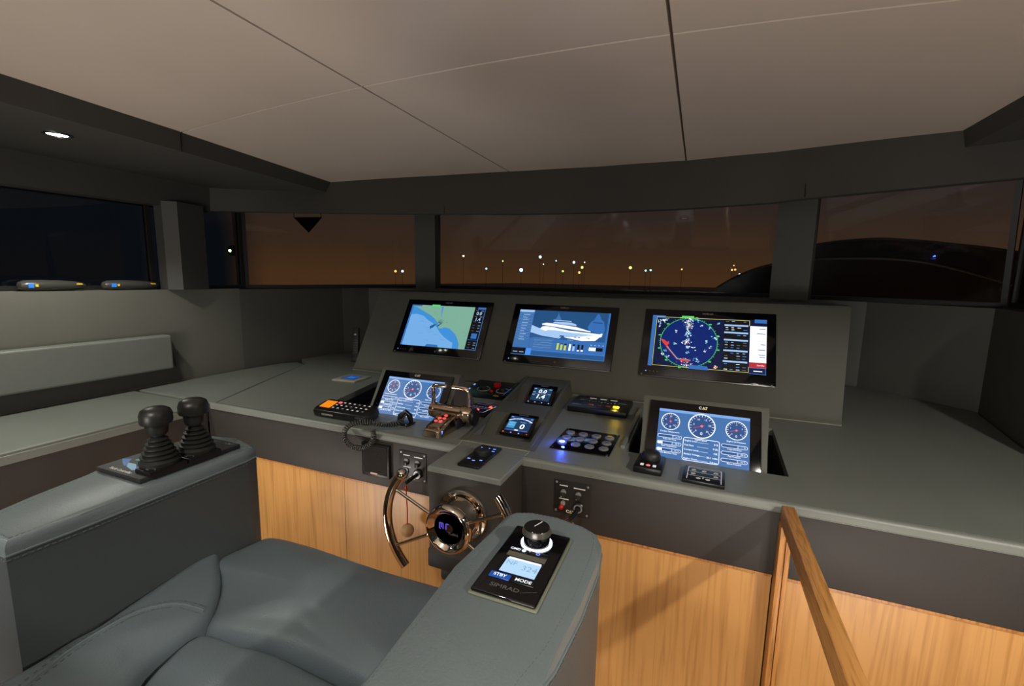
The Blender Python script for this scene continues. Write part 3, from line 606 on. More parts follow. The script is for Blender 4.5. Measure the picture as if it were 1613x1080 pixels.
def dr_speed(b0, z):
    b = SB_(b0, 1.12)
    b.rect(-.043, -.038, .043, .040, EM['slate'], z); b.text('0.0', 0, .018, .022, EM['wht'], z+.0003, bold=.03, shear=.1); b.text('1.4', -.002, -.014, .025, EM['wht'], z+.0003, bold=.04, shear=.1)
    b.line(-.04, .002, .04, .002, .0007, EM['pale'], z+.0003)
    for x, y in ((-.036, .034), (-.036, .012), (-.036, -.004), (.034, .034), (.036, .004)): b.line(x-.006, y, x+.006, y, .003, EM['pale'], z+.0003)
def dr_pilot(b0, z):
    b = SB_(b0, 1.08)
    b.rect(-.046, -.038, .046, .042, EM['stb'], z); b.rect(-.046, -.036, .046, .040, EM['slate'], z+.0001)
    b.ring(0, -.055, .083, .087, EM['wht'], z+.0004, math.radians(57), math.radians(123), 24)
    b.rect(-.043, -.024, -.013, .012, EM['seaw'], z+.0003); b.text('NFU', -.028, -.008, .010, EM['pale'], z+.0005); b.line(-.04, .005, -.018, .005, .003, EM['pale'], z+.0005)
    b.text('0', .016, -.012, .026, EM['wht'], z+.0004, bold=.04); b.text('Rudder', .014, .012, .006, EM['bkey'], z+.0004); b.line(-.04, -.034, .042, -.034, .0014, EM['prp'], z+.0004); b.rect(-.007, -.036, .007, -.030, EM['wht'], z+.0005)
    for x, y in ((-.038, .037), (0, .034), (.04, .034), (.04, .016), (-.026, .028), (.012, .028)): b.line(x-.005, y, x+.005, y, .003, EM['bkey'], z+.0005)
TU = (0, .66, .52)
small_display(-.632, 1.648, .9105, 1.10, (0, .17, .072), 'small square display with white arc and large 0, lower one on the stepped unit', dr_pilot)
small_display(-.690, 2.100, .922, 1.16, (0, .145, .087), 'small square display reading 0.0 over 1.4, upper one on the stepped unit', dr_speed)

# ------------------------------------------------------------------ panels and controls on the console
def plate(name, label, cat, M, w_, h_, t_, m=black, bev=.002, group=None):
    o = thing(name, label, cat, M, group); b = B(m); b.box((-w_/2, -h_/2, 0), (w_/2, h_/2, t_), bev=bev); b.build('plate', o); return o
UP = lambda x, y, z=.9, a=0: T(x, y, z) @ Matrix.Rotation(a, 4, 'Z')
# twelve round buttons
t = plate('button_panel', 'black panel of twelve round metal push buttons, one glowing blue', 'switch panel', UP(-.352, 1.617), .212, .235, .004, gloss)
for r_ in range(3):
    for c in range(4):
        x, y = -.077+.051*c, .062-.060*r_; blue = (r_ == 2 and c == 0)
        b = B(capm); b.lathe([(.0175, 0), (.0175, .003), (.015, .0045), (.0135, .0045), (.0135, .0015), (.0125, .0015), (.0125, .004), (.0001, .0045)], capm, T(x, y, .004), 24)
        b.line(x-.012, y+.024, x+.012, y+.024, .003, silver, .0045)
        if not blue:
            for ln in ((-.008, 0, .008, 0, .0022), (-.006, -.005, .006, -.005, .0016)): b.line(x+ln[0], y+ln[1], x+ln[2], y+ln[3], ln[4], blackm, .0092)
        bt = b.build('push_button', t, **({'label': 'push button with a glowing blue ring'} if blue else {}))
        if blue: b = B(EM['blu']); b.ring(x, y, .0095, .0160, EM['blu'], .0093, n=24); b.ring(x, y, .0065, .0105, EM['bluw'], .0095, n=24); b.build('light_ring', bt, label='glowing blue ring')
for x in (-.098, .098):
    for y in (-.109, .109): B(steel).lathe([(.004, 0), (.004, .001), (.0001, .002)], steel, T(x, y, .004), 12).build('screw', t)
lamp('button_glow', 'POINT', (-.43, 1.555, .93), .3, (.04, .12, 1), .006)
# raised alarm / light panel
t = plate('alarm_panel', 'low black alarm panel with a glowing amber lamp, at the foot of the monitor housing', 'alarm panel', UP(-.392, 2.085, .9), .268, .22, .026, black, .004)
b = B(white)
b.rrect(-.078, -.028, .078, .052, .0016, silver, .0265, r=.006)
for i, x in enumerate((-.05, 0, .05)): b.line(x-.016, .068, x+.016, .068, .006, EM['keyw'], .0266)
for i in range(9): b.line(-.06+.015*i, -.006+.03*random.random(), -.056+.015*i, .006+.03*random.random(), .003, EM['dim'], .0266)
b.line(-.122, -.065, -.08, -.062, .003, EM['dim'], .0266); b.line(-.105, .03, -.085, .03, .003, EM['dim'], .0266); b.line(.085, .03, .115, .026, .003, EM['dim'], .0266); b.build('legend', t)
for i, (x, c) in enumerate(((-.033, 'org'), (.003, 'dred'), (.042, 'dred'))):
    b = B(EM[c]); b.box((x-.013, -.058, .0255), (x+.010, -.038, .030), mat('lens_%d' % i, ((150, 84, 40), (84, 34, 36), (84, 30, 32))[i], .3), bev=.0015); b.build('indicator_lens', t)
b = B(EM['amb']); b.box((.066, -.060, .0255), (.092, -.040, .032), bev=.003); b.build('amber_lamp', t, label='glowing amber lamp'); lamp('amber_glow', 'POINT', (-.313, 2.03, .96), .10, (1, .7, .08), .01)
# trim strip on the console between button panel and hood
b = B(leather); b.prism([(-.222, 1.60), (-.208, 1.60), (-.205, 2.16), (-.222, 2.16)], .9005, .915, bev=.004); tag(b.build('divider_strip'), 'raised leather strip between button panel and right engine display', 'trim strip')
# jog dial remote on the pedestal
t = plate('dial_remote', 'narrow black remote with a ribbed dial and blue keys on the wheel pedestal', 'remote control', UP(-.642, 1.315, .9005), .078, .185, .010, black, .004)
kb = B(rubber); n = 40; pr = [(.0265, 0), (.0265, .006), (.0245, .016), (.020, .019), (.0001, .019)]
kb.lathe(pr, rubber, T(0, .012, .010), 40)
for i in range(30): a = 2*PI*i/30; kb.box((.0255, -.0011, .001), (.0280, .0011, .012), rubber, T(0, .012, .010) @ Matrix.Rotation(a, 4, 'Z'))
kb.build('dial', t); b = B(silver); b.ring(-.004, .018, .0001, .003, EM['bkey'], .0296, n=8); b.text('SIMRAD', .004, .083, .006, silver, .0103, xs=1.3)
for x, y in ((-.022, -.042), (0, -.052), (.022, -.042), (.0, .065), (.022, .065), (.026, .045)): b.rect(x-.005, y-.003, x+.005, y+.003, EM['bkey'], .0103)
b.build('key_legends', t)
# bow-thruster panel left of centre unit
t = plate('thruster_console', 'black control panel with two chrome-ringed dials and a red cover, behind the throttle', 'control panel', UP(-.975, 2.13, .905) @ Matrix.Rotation(math.radians(7), 4, 'X'), .265, .25, .014, black, .004)
for x in (-.045, .065):
    B(silver).lathe([(.036, 0), (.036, .002), (.0335, .0035), (.031, .002), (.0305, 0)], silver, T(x, -.01, .014), 30, cap=False).build('dial_ring', t)
    B(black).lathe([(.018, 0), (.017, .012), (.012, .017), (.0001, .018)], blackm, T(x, -.01, .014), 24).build('dial_knob', t)
b = B(red); b.box((-.004, .030, .012), (.026, .062, .034), bev=.003); b.build('red_cover', t, label='raised red switch cover'); B(red).lathe([(.009, 0), (.009, .006), (.004, .010), (.0001, .010)], red, T(.012, -.035, .014), 14).build('red_button', t)
b = B(silver); b.rrect(-.11, -.075, .118, .095, .0014, silver, .0145, r=.01)
for i in range(12): b.line(-.1+.018*i, -.062, -.092+.018*i, -.062, .003, silver, .0146)
b.rect(.045, -.088, .075, -.08, yellow, .0146); b.rect(-.125, -.04, -.115, -.02, EM['bkey'], .0146); b.rect(-.127, .03, -.119, .05, EM['bkey'], .0146); b.build('legend', t)
# edge bar
b = B(chrome); b.tube([(-.865, 2.02, .925), (-.868, 2.25, .94)], .003, n=8); b.box((-.875, 2.01, .899), (-.858, 2.03, .925), black); b.box((-.877, 2.24, .899), (-.860, 2.26, .94), black); tag(b.build('grab_bar'), 'thin polished bar beside the stepped centre unit', 'bar')
# small red-lit panel
t = plate('gear_panel', 'small angular black panel with two red lights and white outlines, right of the throttle', 'control panel', UP(-.880, 1.80, .9, math.radians(0)), .12, .165, .014, black, .004)
b = B(white); b.line(-.05, -.055, .038, -.055, .002, EM['prp'], .0145); b.line(.038, -.055, .054, .06, .002, EM['keyw'], .0145); b.line(-.05, .062, .054, .062, .0016, EM['prp'], .0145); b.line(-.05, .0, .04, .0, .0016, EM['prp'], .0145)
for i in range(6): b.rect(-.05+.015*i, .018, -.041+.015*i, .024, EM['dim'], .0146)
b.build('legend', t)
for x, y in ((-.002, -.028), (.036, .03)): B(EM['redl']).lathe([(.008, 0), (.006, .004), (.0001, .005)], mat('glow_redhot', (0, 0, 0), .4, emis=(255, 60, 30), es=5), T(x, y, .014), 14).build('red_light', t)

# throttle: polished twin-lever control
t = thing('throttle_control', 'polished bronze-toned twin lever throttle with five red keys on its sloped foot', 'throttle', T(-.895, 1.52, .9005))
b = B(bronze)
# foot: wedge from low front to drum, bevelled
bm_pts = [(-.037, -.115), (.030, -.118), (.042, -.100), (.046, .03), (-.044, .03), (-.046, -.09)]
lo = [(x, y, 0) for x, y in bm_pts]; hi = [(x*.88, y*.93, .028+(.036*(y+.118)/.15)) for x, y in bm_pts]
k = 6; b.add(lo+hi, [(i, (i+1) % k, k+(i+1) % k, k+i) for i in range(k)]+[list(range(k))[::-1], list(range(k, 2*k))])
o = b.build('foot', t); md = o.modifiers.new('b', 'BEVEL'); md.width = .006; md.segments = 3; md.limit_method = 'ANGLE'
SL = fr((0, -.045, .0465), (1, 0, 0), (0, 1, .24))
b = B(bronze); b.box((-.026, -.05, -.004), (.026, .052, .004), bev=.003, M=SL); b.build('key_plate', t)
for x, y in ((.006, .036), (-.009, .014), (.011, .014), (-.013, -.010), (.008, -.012)):
    b = B(EM['pink']); b.lathe([(.0075, 0), (.0065, .0025), (.0001, .003)], mat('glow_keyred', (120, 20, 20), .3, emis=(235, 80, 80), es=1.0), SL @ T(x, y, .004) @ Matrix.Diagonal((1.1, .8, 1, 1)), 14); b.build('red_key', t)
b = B(bronze); R90 = fr((0, .045, .062), (0, 0, -1), (0, 1, 0))
prof = [(.0001, -.098), (.024, -.098), (.031, -.092), (.032, -.076), (.028, -.072), (.028, .048), (.033, .052), (.034, .062), (.030, .068), (.030, .086), (.024, .094), (.0001, .095)]
b.lathe(prof, bronze, fr((0, .045, .058), (0, 1, 0), (0, 0, 1)), 32); b.build('drum', t)
b = B(blackm); b.box((-.045, -.0, 0), (.05, .085, .04), bev=.01); b.build('drum_base', t)
b = B(black); b.lathe([(.0001, 0), (.034, 0), (.036, .008), (.03, .014), (.0001, .014)], black, fr((.096, .045, .050), (0, 1, 0), (0, 0, 1)), 24); b.build('end_cap', t)
def lever(x, gx, name='lever'):
    b = B(bronze); b.tube([(x, .045, .07), (x, .045, .12), (x, .043, .150), (x+(gx-x)*.06, .042, .158), (x+(gx-x)*.16, .042, .162), (gx, .042, .163)], [.0085, .0075, .007, .0075, .009, .009], n=12)
    b.sphere((gx, .042, .163), .009, n=8); return b.build(name, t)
lever(-.086, -.026); lever(.078, .008)
# square keypad panel and knob unit in front of the right engine display
t = plate('camera_keypad', 'square black keypad with white outlined keys, at the lip of the right engine display', 'keypad', UP(.052, 1.456, .9, math.radians(-3)), .118, .112, .012, black, .002)
b = B(white); z = .0125
for ln in ((-.045, .050, .048, .050), (-.045, .042, .048, .042), (-.045, .012, .048, .012), (-.045, -.018, .048, -.018), (-.046, .05, -.046, -.05), (.049, .05, .049, -.05)): b.line(*ln, .0028, white, z)
for x, y in ((-.03, .026), (.0, .026), (.034, .026), (-.03, -.004), (.034, -.004), (-.014, -.034), (.012, -.034)): b.ring(x, y, .0001, .007, white, z, n=14); b.line(x-.004, y, x+.003, y, .0016, black, z+.0003)
b.line(-.001, -.02, -.001, -.034, .003, white, z); b.build('key_legends', t)
t = plate('searchlight_control', 'small black control box with a rubber knob and three lit keys, beside the keypad', 'control box', UP(-.11, 1.475, .9, math.radians(-2)), .088, .125, .022, black, .005)
B(rubber).lathe([(.030, 0), (.031, .010), (.027, .020), (.018, .026), (.0001, .027)], rubber, T(.0, .026, .022), 24).build('knob', t)
B(white).box((-.024, -.047, .0215), (-.014, -.033, .0235), EM['keyw']).build('key', t); B(white).lathe([(.007, 0), (.006, .002), (.0001, .002)], EM['pink'], T(0, -.040, .0215), 14).build('key', t, label='glowing red key'); B(white).box((.014, -.047, .0215), (.024, -.033, .0235), EM['keyw']).build('key', t)
# thermostat frame
t = plate('thermostat', 'pale square frame with a small blue screen lying flat on the left of the counter', 'thermostat', UP(-1.842, 2.055, .9, math.radians(4)), .158, .158, .009, lite, .003)
b = B(black); b.rect(-.046, -.044, .046, .044, black, .0094); b.rect(-.040, -.038, .040, .038, EM['stb'], .0097); b.text('21', 0, 0, .03, EM['skyb'], .01); b.build('screen', t, recalc=False)

# handset and coiled cord
def bezier(P, n=12):
    out = []; P = [Vector(p) for p in P]
    for i in range(len(P)-1):
        p0 = P[max(i-1, 0)]; p1 = P[i]; p2 = P[i+1]; p3 = P[min(i+2, len(P)-1)]
        for k in range(n): s_ = k/n; out.append(.5*((2*p1)+(-p0+p2)*s_+(2*p0-5*p1+4*p2-p3)*s_**2+(-p0+3*p1-3*p2+p3)*s_**3))
    out.append(P[-1]); return out
MH = fr((-1.355, 1.475, .905), (1, .0, 0), (-.02, 1, .25))
t = thing('telephone_handset', 'black keypad handset with an orange screen lying on the counter edge', 'telephone', MH)
b = B(black); pl = [(-.135, -.045), (.13, -.045), (.145, -.02), (.145, .035), (.13, .05), (-.12, .055), (-.14, .04), (-.145, -.02)]
b.prism(pl, .010, .040, bev=.008); b.build('handset_body', t)
b = B(blackm); b.prism([(x*.86, y*.8) for x, y in pl], -.002, .012); b.build('cradle', t)
b = B(EM['org']); b.box((-.125, -.018, .0395), (-.070, .036, .0412), mat('glow_orange', (60, 30, 5), .4, emis=(240, 135, 20), es=.95)); b.build('screen', t, label='glowing orange screen')
for c in range(7):
    for r_ in range(3): b = B(white); x, y = -.052+.026*c, .032-.023*r_; b.box((x-.008, y-.006, .039), (x+.008, y+.006, .0425), EM['pink'] if (c == 0 and r_ == 0) else (mat('key_grey', (44, 44, 44), .4)), bev=.0015); b.rect(x-.005, y-.0025, x+.005, y+.0025, EM['keyw'] if (c+r_) % 4 else EM['dim'], .0428); b.build('key', t)
b = B(lite); b.box((-.09, -.0478, .020), (-.03, -.0450, .026), lite); b.build('side_plate', t)
b = B(blackm); b.box((.085, -.055, .0), (.15, .03, .035), bev=.01); b.build('cord_grip', t)
path = bezier([(-1.225, 1.46, .925), (-1.19, 1.41, .922), (-1.215, 1.372, .930), (-1.250, 1.345, .905), (-1.262, 1.338, .865), (-1.235, 1.340, .818), (-1.185, 1.345, .806), (-1.13, 1.345, .832), (-1.103, 1.348, .875), (-1.105, 1.352, .905)], 10)
path2 = bezier([(-1.265, 1.345, .868), (-1.255, 1.350, .905), (-1.225, 1.365, .932), (-1.18, 1.385, .940), (-1.13, 1.405, .932), (-1.09, 1.425, .924), (-1.06, 1.455, .930), (-1.065, 1.49, .952)], 10)
loop_ = bezier([(-1.065, 1.49, .945), (-1.075, 1.45, .918), (-1.12, 1.415, .918), (-1.175, 1.385, .930), (-1.225, 1.36, .925), (-1.258, 1.345, .895), (-1.262, 1.340, .855), (-1.235, 1.340, .815), (-1.185, 1.345, .803), (-1.130, 1.345, .825), (-1.103, 1.348, .868), (-1.108, 1.352, .912)], 14)
loop_ = [Vector((-1.17+(p.x+1.17)*.84, p.y, p.z if p.z > .93 else .93-(.93-p.z)*.74)) if p.y < 1.40 else p for p in loop_]
def coil(P, r, turns, n=14):
    L_ = [0]
    for a, b_ in zip(P, P[1:]): L_.append(L_[-1]+(b_-a).length)
    out = []; up = Vector((0, 1, 0)); tot = turns*n
    for i in range(tot+1):
        s_ = L_[-1]*i/tot; j = 0
        while j < len(L_)-2 and L_[j+1] < s_: j += 1
        f = (s_-L_[j])/max(L_[j+1]-L_[j], 1e-9); p = P[j].lerp(P[j+1], f); tg = (P[min(j+2, len(P)-1)]-P[max(j-1, 0)]).normalized(); a = (up-tg*up.dot(tg)).normalized(); b_ = tg.cross(a)
        th = 2*PI*i/n; out.append(p+(a*math.cos(th)+b_*math.sin(th))*r)
    return out
b = B(mat('cord_rubber', (62, 62, 58), .38)); b.tube(coil(loop_[8:], .0082, 52, 12), .0030, n=6); b.tube(loop_[:12], .004, n=8)
cc = b.build('coiled_cord'); tag(cc, 'black coiled telephone cord looping over the counter edge', 'cord')
b = B(black); b.box((-1.135, 1.475, .9), (-1.045, 1.53, .908), bev=.002)
b.tube([(-1.10, 1.49, .905), (-1.095, 1.495, .935), (-1.075, 1.505, .952), (-1.06, 1.51, .935), (-1.055, 1.515, .905)], [.008, .012, .011, .012, .008], n=10); b.sphere((-1.055, 1.475, .908), .004, chrome, n=8)
tag(b.build('handset_cradle'), 'small black hook cradle at the end of the coiled cord', 'cradle')

# speaker, ignition panels on the fascia (y = 1.378 facing the helm)
FA = lambda x, z, y=1.378: fr((x, y, z), (1, 0, 0), (0, 0, 1))
t = thing('loudspeaker', 'flat dark loudspeaker grille on the console front, left of the wheel', 'loudspeaker', FA(-1.120, .787))
b = B(black); b.box((-.066, -.066, 0), (.066, .069, .016), bev=.005); b.build('frame', t)
b = B(spkm)
for i in range(24):
    y = -.052+.0047*i; b.box((-.057, y, .0145), (.057, y+.0028, .0185))
b.build('grille', t); b = B(bronze); b.box((-.020, -.053, .018), (.012, -.047, .0205), mat('name_plate', (190, 150, 118), .4)); b.build('name_plate', t)
def ignition(x, label, withtext):
    t = thing('engine_start_unit', label, 'ignition panel', FA(x, .790), 'ignition panels on the console front')
    b = B(blackm); b.box((-.060, -.057, 0), (.060, .057, .003), mat('panel_black', (30, 28, 26), .45), bev=.001); b.build('plate', t)
    for sx_ in (-1, 1):
        for sy_ in (-1, 1): B(silver).lathe([(.0042, 0), (.0035, .0015), (.0001, .002)], silver, T(sx_*.052, sy_*.049, .003), 12).build('screw', t)
    for i, xx in enumerate((-.028, .022)):
        b = B(silver); b.lathe([(.009, 0), (.009, .004), (.006, .005), (.0001, .005)], silver, T(xx, .018, .003), 18); b.box((xx-.008, .002, .003), (xx+.008, .018, .014), mat('toggle', (40, 40, 40), .3), bev=.003); b.sphere((xx-.004, .006, .016), .0025, chrome, n=6); b.build('toggle_switch', t)
    b = B(white)
    for x0_, x1, y in ((-.042, -.014, .040), (.006, .044, .038), (-.042, -.010, -.006)): b.line(x0_, y, x1, y, .0036, white, .0034)
    if withtext: b.text('CAT', -.004, -.047, .010, white, .0034, bold=.04); b.poly([(-.006, -.0525), (.008, -.0525), (.001, -.047)], yellow, .0036)
    else: b.text('CAT', -.002, -.047, .010, white, .0034, bold=.04); b.poly([(-.006, -.0525), (.008, -.0525), (.001, -.047)], yellow, .0036)
    b.build('legend', t)
    b = B(silver); b.lathe([(.008, 0), (.008, .004), (.0001, .004)], silver, T(-.028, -.020, .003), 16); b.build('buzzer_cap', t)
    b = B(red); b.lathe([(.0075, 0), (.0075, .012), (.005, .015), (.0001, .015)], red, T(-.032, -.032, .003), 16); b.build('red_button', t)
    b = B(chrome); b.lathe([(.018, 0), (.019, .006), (.015, .010), (.0001, .010)], black, T(.024, -.026, .003), 24); b.ring(.024, -.026, .010, .0145, silver, .0134); b.build('key_barrel', t)
    K = thing('ignition_key', 'black-headed key on a ring in the ignition panel '+('left of the wheel' if x < -.6 else 'right of the wheel'), 'key', fr((x+.024, 1.378-.0125, .764), (1, 0, 0), (0, 0, 1)), 'ignition keys')
    b = B(black); b.tube([(0, 0, -.003), (-.004, -.003, .03), (-.012, -.012, .055)], [.006, .0075, .0065], n=10); b.build('key_head', K)
    b = B(brass); R_ = .015; M_ = fr((-.016, -.026, .052), (1, 0, 0), (0, 1, 0)); b.tube([(R_*math.cos(a), R_*math.sin(a), 0) for a in [2*PI*i/24 for i in range(24)]], .0014, brass, M_, 6, closed=True); b.build('key_ring', K)
    return t
ignition(-.955, 'black ignition panel with a red button, between loudspeaker and wheel', 0); ignition(-.339, 'black ignition panel with a red button, on the console front right of the wheel', 1)
t = thing('key_float', 'cork ball float hanging on a red cord from the left ignition key', 'key float', T(-.948, 1.325, .56))
B(cork).sphere((0, 0, 0), .0245, n=14).build('ball', t)
B(redcord).tube([(0, 0, .02), (.001, .0, .08), (-.001, -.002, .15), (.0, -.004, .166)], .0022, n=8).build('cord', t); B(red).tube([(0, -.004, .160), (0, -.005, .176)], .0042, n=10).build('cord_sleeve', t)

# ------------------------------------------------------------------ steering wheel
WX, WY, WZ = -.640, 1.10, .760
t = thing('steering_wheel', 'polished steel steering wheel of two open rim arcs around a fat hub, on the pedestal', 'steering wheel', fr((WX, WY, WZ), (1, 0, 0), (0, 0, 1)))
b = B(chrome)      # base flange at the pedestal (local z points aft, pedestal face is at z=-.09)
b.lathe([(.0001, -.0895), (.082, -.0895), (.086, -.086), (.086, -.078), (.083, -.074), (.075, -.072), (.066, -.071), (.062, -.06), (.061, 0), (.064, .006)], chrome, None, 48, cap=False)
b.build('column', t)
for a in (35, 105, 160, 215, 280, 330): B(chrome).sphere((.073*math.cos(math.radians(a)), .073*math.sin(math.radians(a)), -.071), .0055, n=8, sc=(1, 1, .6)).build('bolt', t)
b = B(chrome); b.lathe([(.056, -.012), (.070, -.012), (.0755, -.004), (.076, .006), (.072, .014), (.066, .017), (.060, .014), (.054, .006), (.048, .003), (.0485, -.004), (.052, -.010), (.056, -.012)], chrome, None, 56, cap=False); b.build('hub_ring', t)
b = B(gloss); b.lathe([(.0001, .001), (.048, .001)], gloss, None, 40)
b.lathe([(.0001, -.008), (.05, -.008), (.05, .0005), (.0001, .0012)], gloss, None, 40)
for ln in ((-.030, -.004, -.030, .014), (-.024, .000, -.024, .014), (-.018, -.004, -.018, .014), (-.030, .014, -.018, .014), (-.008, -.004, -.008, .014), (-.008, .014, .002, .014), (-.030, -.004, -.026, -.004)): b.line(*ln, .0036, EM['purp'], .0024)
b.text('Yachts', .016, -.014, .009, mat('dim_print', (96, 90, 86), .5), .0024); b.build('hub_cap', t, recalc=False)
R_ = .213
for side in (0, 1):
    c = PI if side == 0 else 0; a0, a1 = (math.radians(137), math.radians(226)) if side == 0 else (math.radians(-47), math.radians(41))
    P = [(R_*math.cos(a0+(a1-a0)*i/26), R_*math.sin(a0+(a1-a0)*i/26), .010) for i in range(27)]
    b = B(chrome); b.tube(P, .0142, n=18); rim = b.build('rim_arc', t)
    if side == 0: B(chrome).sphere(P[0], .0185, n=10).build('end_knob', t)
    for a in ((153, 207) if side == 0 else (27, -27)):
        r_ = math.radians(a); d = (math.cos(r_), math.sin(r_)); B(chrome).tube([(d[0]*.068, d[1]*.068, .0), (d[0]*.204, d[1]*.204, .010)], .0052, n=10).build('spoke', t)
B(blackm).box((-.775-WX+.0, .545-WZ, -.20), (-.60-WX, .612-WZ, -.0905), bev=.008).build('steering_pump', t)
B(blackm).box((-.733-WX, .50-WZ, -.19), (-.60-WX, .56-WZ, -.10), bev=.012).build('pump_body', t)

# ------------------------------------------------------------------ handrail and post
t = thing('handrail', 'square oak handrail running aft from a slim oak post on the console front', 'handrail', T(.262, 1.36, 0)); iH = t.matrix_world.inverted()
def hpart(b, n): o = b.build(n, t); o.matrix_parent_inverse = iH; return o
b = B(woodr); b.box((.248, -.9, .852), (.280, 1.362, .902), bev=.004); hpart(b, 'rail')
b = B(woodv); b.box((.247, 1.332, 0), (.262, 1.376, .852), bev=.003); hpart(b, 'post'); b = B(blackm); b.box((.2615, 1.345, 0), (.2655, 1.376, .85)); hpart(b, 'post_groove'); b = B(woodv); b.box((.265, 1.34, 0), (.277, 1.376, .852), bev=.002); hpart(b, 'post')
b = B(woodv); b.box((.248, -.9, 0), (.280, -.86, .852), bev=.003); hpart(b, 'post')

# ------------------------------------------------------------------ settee along the left wall
t = thing('settee', 'grey leather settee with a dark front along the left wall', 'settee', T(-2.4, 0, 0)); iS = t.matrix_world.inverted()
def spart(b, n, **k): o = b.build(n, t, **k); o.matrix_parent_inverse = iS; return o
b = B(shadelea); b.box((-2.655, -2.0, 0), (-2.097, 1.374, .855)); spart(b, 'base')
def pillow(pts, z0, z1, m, er=.018, crown=.012, rings=10, sub=4, base=True):
    """soft cushion: outline (ccw) densified, edge radius er, crowned top"""
    P = []
    n = len(pts)
    for i in range(n):
        p0, p1, p2, p3 = [Vector(pts[(i+j) % n]) for j in (-1, 0, 1, 2)]
        for k in range(sub): s_ = k/sub; P.append(p1.lerp(p2, s_) if er < 0 else .5*((2*p1)+(-p0+p2)*s_+(2*p0-5*p1+4*p2-p3)*s_**2+(-p0+3*p1-3*p2+p3)*s_**3))
    er = abs(er); c = sum(P, Vector((0, 0)))/len(P); R0 = sum((p-c).length for p in P)/len(P); vs = []; N_ = len(P); rows = []
    AX = max(abs(p.x-c.x) for p in P); AY = max(abs(p.y-c.y) for p in P)
    rows.append([(p.x, p.y, z0) for p in P]); rows.append([(p.x, p.y, z1-er) for p in P])
    for k in range(1, 5):
        a = PI/2*k/4; ins = er*(1-math.cos(a)); rows.append([(*(p+(c-p).normalized()*ins), z1-er+er*math.sin(a)) for p in P])
    for k in range(1, rings+1):
        f = k/rings*.98; w_ = f*f*(3-2*f); row = []
        for p in P:
            q = (p+(c-p).normalized()*er).lerp(c, f); re = ((q.x-c.x)/AX)**2+((q.y-c.y)/AY)**2
            row.append((q.x, q.y, z1+crown*((1-(1-f)**2)*(1-w_)+w_*max(0, 1-.8*re))))
        rows.append(row)
    for r_ in rows: vs += r_
    b = B(m); K = len(rows); fs = [(i*N_+j, i*N_+(j+1) % N_, (i+1)*N_+(j+1) % N_, (i+1)*N_+j) for i in range(K-1) for j in range(N_)]
    fs.append([(K-1)*N_+j for j in range(N_)]); fs.append(list(range(N_))[::-1]); b.add(vs, fs, smooth=True); return b
def boxpts(x0, y0, x1, y1, n=3): 
    P = []
    for (ax, ay), (bx_, by_) in (((x0, y0), (x1, y0)), ((x1, y0), (x1, y1)), ((x1, y1), (x0, y1)), ((x0, y1), (x0, y0))):
        for k in range(n): P.append((ax+(bx_-ax)*k/n, ay+(by_-ay)*k/n))
    return P
spart(pillow(boxpts(-2.65, -1.9, -2.088, 1.374, 5), .856, .896, leather, -.012, .008), 'seat_cushion')
b = B(leather); b.tube([(-2.087, -1.9, .884), (-2.087, 1.375, .884)], .003, n=8); spart(b, 'piping')
spart(pillow([(-2.655, 1.388), (-2.35, 1.386), (-2.062, 1.388), (-2.25, 1.80), (-2.45, 2.28), (-2.55, 2.32), (-2.61, 2.25), (-2.65, 1.985), (-2.655, 1.7)], .80, .896, leather, -.008, .003), 'corner_cushion')
# backrest pad on the wall
b = B(leather); 
def padmesh():
    ya, yb = -1.9, 1.541; vs = [(-2.600, ya, .985), (-2.600, yb+.008, .985), (-2.585, yb, 1.168), (-2.585, ya, 1.168)]; vs += [(-2.655, y, z) for _, y, z in vs]
    return B(leather).add(vs, [(0, 1, 2, 3), (4, 7, 6, 5), (0, 4, 5, 1), (1, 5, 6, 2), (2, 6, 7, 3), (3, 7, 4, 0)])
o = spart(padmesh(), 'backrest_pad'); md = o.modifiers.new('b', 'BEVEL'); md.width = .010; md.segments = 3
b = B(blackm); b.add([(-2.64, -1.9, .90), (-2.64, 1.60, .905), (-2.64, 1.555, 1.16), (-2.64, -1.9, 1.16), (-2.658, -1.9, .90), (-2.658, 1.60, .905), (-2.658, 1.555, 1.16), (-2.658, -1.9, 1.16)], [(0, 1, 2, 3), (4, 7, 6, 5), (0, 4, 5, 1), (1, 5, 6, 2), (2, 6, 7, 3), (3, 7, 4, 0)], headlea); spart(b, 'shaded_back_board')  # the board's dark tone holds the shadow under the pad
# slim cases on the window sill
def slimcase(y, s_, label):
    t = thing('handheld_case', label, 'case', fr((-2.70, y, 1.4055), (0, 1, 0), (-1, 0, 0)), 'slim cases on the left window sill')
    b = B(mat('dark_shell', (58, 58, 54), .28)); n = 16; vs = []; pr = [(-.118, .006), (-.112, .018), (-.095, .026), (-.04, .028), (.03, .026), (.08, .021), (.108, .014), (.118, .005)]
    k = 16
    for x, r_ in pr: vs += [(x*s_, 1.2*r_*math.cos(2*PI*j/k), .024+ .9*r_*math.sin(2*PI*j/k)) for j in range(k)]
    b.add(vs, [(i*k+j, i*k+(j+1) % k, (i+1)*k+(j+1) % k, (i+1)*k+j) for i in range(len(pr)-1) for j in range(k)]+[list(range(k))[::-1], list(range((len(pr)-1)*k, len(pr)*k))], smooth=True); b.build('shell', t)
    b = B(EM['skyb']); b.box((-.094*s_, -.033, .016), (-.076*s_, -.029, .034), mat('blue_sticker', (40, 110, 200), .4, emis=(40, 120, 220), es=.5)); b.build('blue_sticker', t)
    b = B(yellow); b.box((-.072*s_, -.0338, .020), (-.062*s_, -.030, .031), yellow); b.box((.075*s_, -.026, .028), (.096*s_, -.018, .034), yellow); b.build('yellow_mark', t); return t
